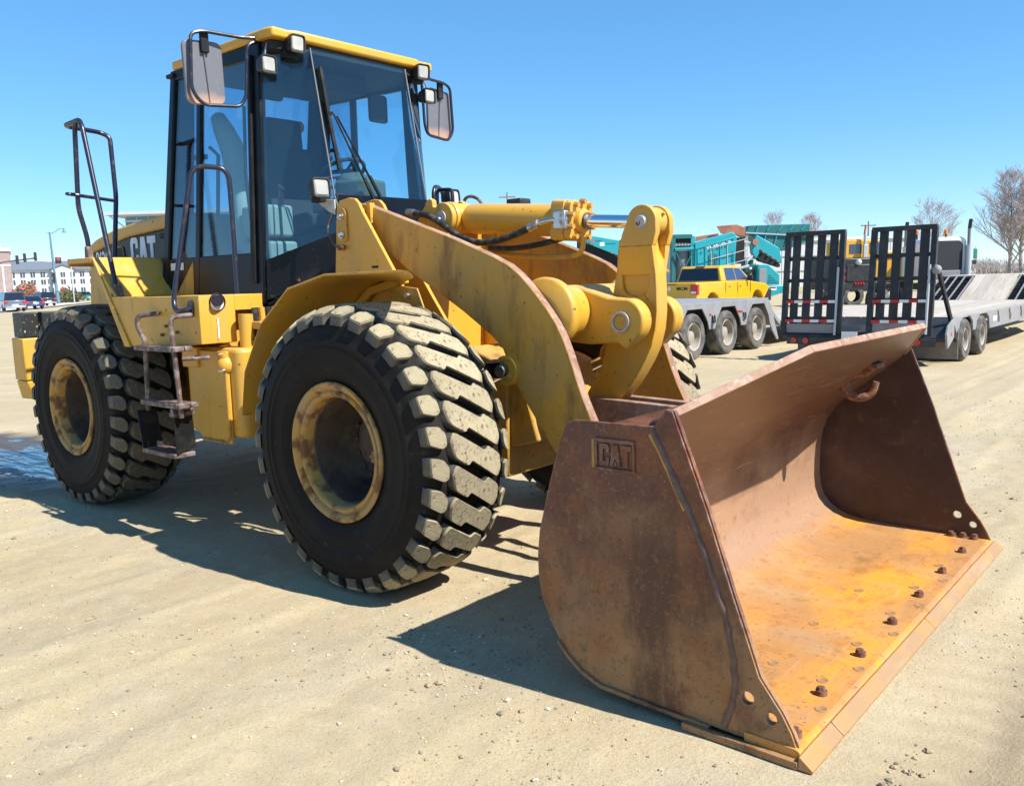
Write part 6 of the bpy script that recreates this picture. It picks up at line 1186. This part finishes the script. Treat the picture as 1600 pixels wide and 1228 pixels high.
# ------------------------------------------------------------------ bare trees and shrubs
def bare_tree(label, loc, h, spread, seed, levels=6, tr=.28, cm='twig', trunks=1):
    t = empty('bare_tree', (loc[0], loc[1], 0), 0, label, 'tree', 'bare winter trees'); rg = random.Random(seed); tk = MB(); cr = MB()
    def grow(p, d, ln, r, lv):
        mb = tk if lv < 2 else cr; n = 7 if lv < 2 else (4 if lv < 4 else 3); q = p; pts = [p.copy()]; dd = d.copy()
        for k in range(3 if lv < 4 else 2):
            dd = (dd + Vector((rg.uniform(-.16, .16), rg.uniform(-.16, .16), rg.uniform(-.02, .14)))).normalized(); q = q + dd * ln / 3; pts.append(q.copy())
        mb.tube(pts, [max(r * (1 - .38 * i / (len(pts) - 1)), .011) for i in range(len(pts))], n)
        if lv >= levels: return
        nb = rg.choice((3, 4)) if lv < 5 else 3
        for k in range(nb):
            a = rg.uniform(0, 6.28); tilt = rg.uniform(.25, .66) * spread; s_ = Vector((math.cos(a), math.sin(a), 0))
            nd = (dd * math.cos(tilt) + s_ * math.sin(tilt)).normalized(); base = pts[-1] if k < 2 else pts[-2]
            grow(base, nd, ln * rg.uniform(.70, .90), r * rg.uniform(.48, .62), lv + 1)
    for k in range(trunks):
        H = h * .62 * (1 if k == 0 else .88); nt_ = 9; pts = []; q = Vector((1.1 * k, 0, 0))
        for i in range(nt_ + 1): pts.append(q.copy()); q = q + Vector((rg.uniform(-.12, .12) + .05 * (k * 2 - 1), rg.uniform(-.12, .12), 1)) * H / nt_
        tk.tube(pts, [tr * (1 - .9 * i / nt_) + .015 for i in range(nt_ + 1)], 7)
        nb_ = 30 if levels > 6 else 20
        for b_ in range(nb_):
            t_ = .16 + .82 * (b_ / nb_) ** .9; f = t_ * nt_; i = min(int(f), nt_ - 1); base = pts[i].lerp(pts[i + 1], f - i); a = b_ * 2.4 + rg.uniform(-.5, .5); tilt = rg.uniform(.6, 1.1) * spread * (1 - .3 * t_)
            grow(base, Vector((math.cos(a) * math.sin(tilt), math.sin(a) * math.sin(tilt), math.cos(tilt))), H * (.27 - .15 * t_) * rg.uniform(.8, 1.25), tr * .40 * (1 - .7 * t_), 3 if levels > 6 else 2)
    tk.build('trunk', 'bark', t, smooth=60); cr.build('crown', cm, t, smooth=0)
bare_tree('large bare tree with two pale trunks at the right edge', (-16.6, 105.5), 16.5, 1.0, 5, 7, .24, trunks=2)
bare_tree('bare tree crown above the left ramp', (-54.2, 145.2), 15.5, 1.0, 8, 6, .22)
bare_tree('bare tree above the teal hopper', (-63.0, 150.6), 16.5, 1.0, 11, 6, .22)
bare_tree('bare tree between the exhaust stacks', (-38.3, 159.9), 18.0, 1.05, 14, 6, .24)
bare_tree('bare tree half hidden behind the big right-hand tree', (-12.0, 125), 14.0, 1.15, 21, 6, .22)
bare_tree('faint bare tree behind the loader hood', (-215, 108), 22.0, 1.1, 23, 4, .25)
def leaf_clump(name, label, loc, rx, ry, rz_, n, m, seed, cat, ls=.22, group=None, stems=True):
    rg = random.Random(seed); t = empty(name, (loc[0], loc[1], 0), 0, label, cat, group); cr = MB(); tk = MB()
    for k in range(7):
        a = rg.uniform(0, 6.28); e = Vector((math.cos(a) * rx * .7, math.sin(a) * ry * .7, rz_ * rg.uniform(1.0, 1.6))); tk.tube([(0, 0, 0), e * .5 + Vector((0, 0, .1)), e], [.07, .04, .015], 5)
    for k in range(n):
        a = rg.uniform(0, 6.28); u = rg.uniform(-1, 1); r = rg.uniform(.45, 1.0) ** .5; q = math.sqrt(1 - u * u)
        lump = 1 + .22 * math.sin(a * 3 + seed) + .15 * math.sin(u * 5 + a * 2)
        c = Vector((q * math.cos(a) * rx * r * lump, q * math.sin(a) * ry * r * lump, rz_ + u * rz_ * r * lump)); c.z = max(c.z, .05)
        x = Vector((rg.gauss(0, 1), rg.gauss(0, 1), rg.gauss(0, 1))).normalized(); y = x.orthogonal().normalized(); s_ = ls * rg.uniform(.6, 1.4)
        cr.add([c - x * s_, c + y * s_ * .5, c + x * s_, c - y * s_ * .5], [(0, 1, 2, 3)])
    cr.build('crown', m, t, smooth=0); tk.build('trunk', 'bark', t)
leaf_clump('ornamental_tree', 'russet ornamental tree in front of the hotel, larger of two', (-168.5, 59.2), 2.5, 2.0, 1.75, 1500, 'red_leaf', 3, 'tree', .28)
leaf_clump('ornamental_tree', 'small russet ornamental tree beside the lamp post', (-173.0, 68.0), 1.2, 1.2, 1.35, 500, 'red_leaf', 4, 'tree', .25)
leaf_clump('shrub', 'rounded olive shrub left of its twin by the road', (-150.9, 58.1), 1.6, 1.4, .85, 1000, 'shrub_leaf', 5, 'shrub', .2); leaf_clump('shrub', 'wider olive shrub on the right by the road', (-152.9, 60.9), 1.7, 1.5, 1.0, 1100, 'shrub_leaf', 6, 'shrub', .2)
leaf_clump('shrub', 'brown leafless brush right of the white semi', (-18.0, 88.0), 1.6, 1.5, .9, 900, 'twig', 9, 'shrub', .2)
for k, (x, y) in enumerate(((-11.2, 106), (-6.5, 108))):
    SH = empty('storage_tank', (x, y, 0), rad(40), 'dark storage tank lying behind the big bare tree' if k == 0 else 'grey storage tank at the right edge behind the tree', 'tank', 'tanks behind the bare tree')
    MB().tube([(-1.9, 0, .95), (-1.8, 0, .95), (1.8, 0, .95), (1.9, 0, .95)], [.55, .75, .75, .55], 20).build('shell', 'dark_trim' if k == 0 else 'drum_grey', SH)
    for s in (-1, 1): MB().box(s * 1.2 - .12, s * 1.2 + .12, -.5, .5, 0, .4).build('saddle', 'drum_grey', SH)

# distant leafless wood along the right-hand horizon: one mass nobody could count
def far_wood():
    rg = random.Random(31); mb = MB()
    for k in range(9000):
        u = rg.uniform(0, 1); x = -150 + 250 * u; y = 205 + rg.uniform(0, 26) - 20 * math.sin(u * 3); h = (3.2 + 1.6 * math.sin(u * 23) + 1.2 * math.sin(u * 57 + 1)) * rg.uniform(.5, 1.15)
        a = rg.uniform(0, 3.14); w = rg.uniform(.03, .09); lx = rg.uniform(-.9, .9)
        mb.add([(x - w * math.cos(a), y - w * math.sin(a), 0), (x + w * math.cos(a), y + w * math.sin(a), 0), (x + lx + w * .3, y, h), (x + lx - w * .3, y, h)], [(0, 1, 2, 3)])
        for q in range(2):
            t = rg.uniform(.35, .8); mb.add([(x + lx * t, y, h * t), (x + lx * t + rg.uniform(-1.3, 1.3), y, h * t + rg.uniform(.5, 1.4)), (x + lx * t + .1, y + .1, h * t + .12)], [(0, 1, 2)])
    return mb
tag(far_wood().build('distant_wood', 'wood_haze', smooth=0), 'grey-brown leafless woodland along the right horizon', 'woodland', kind='stuff')
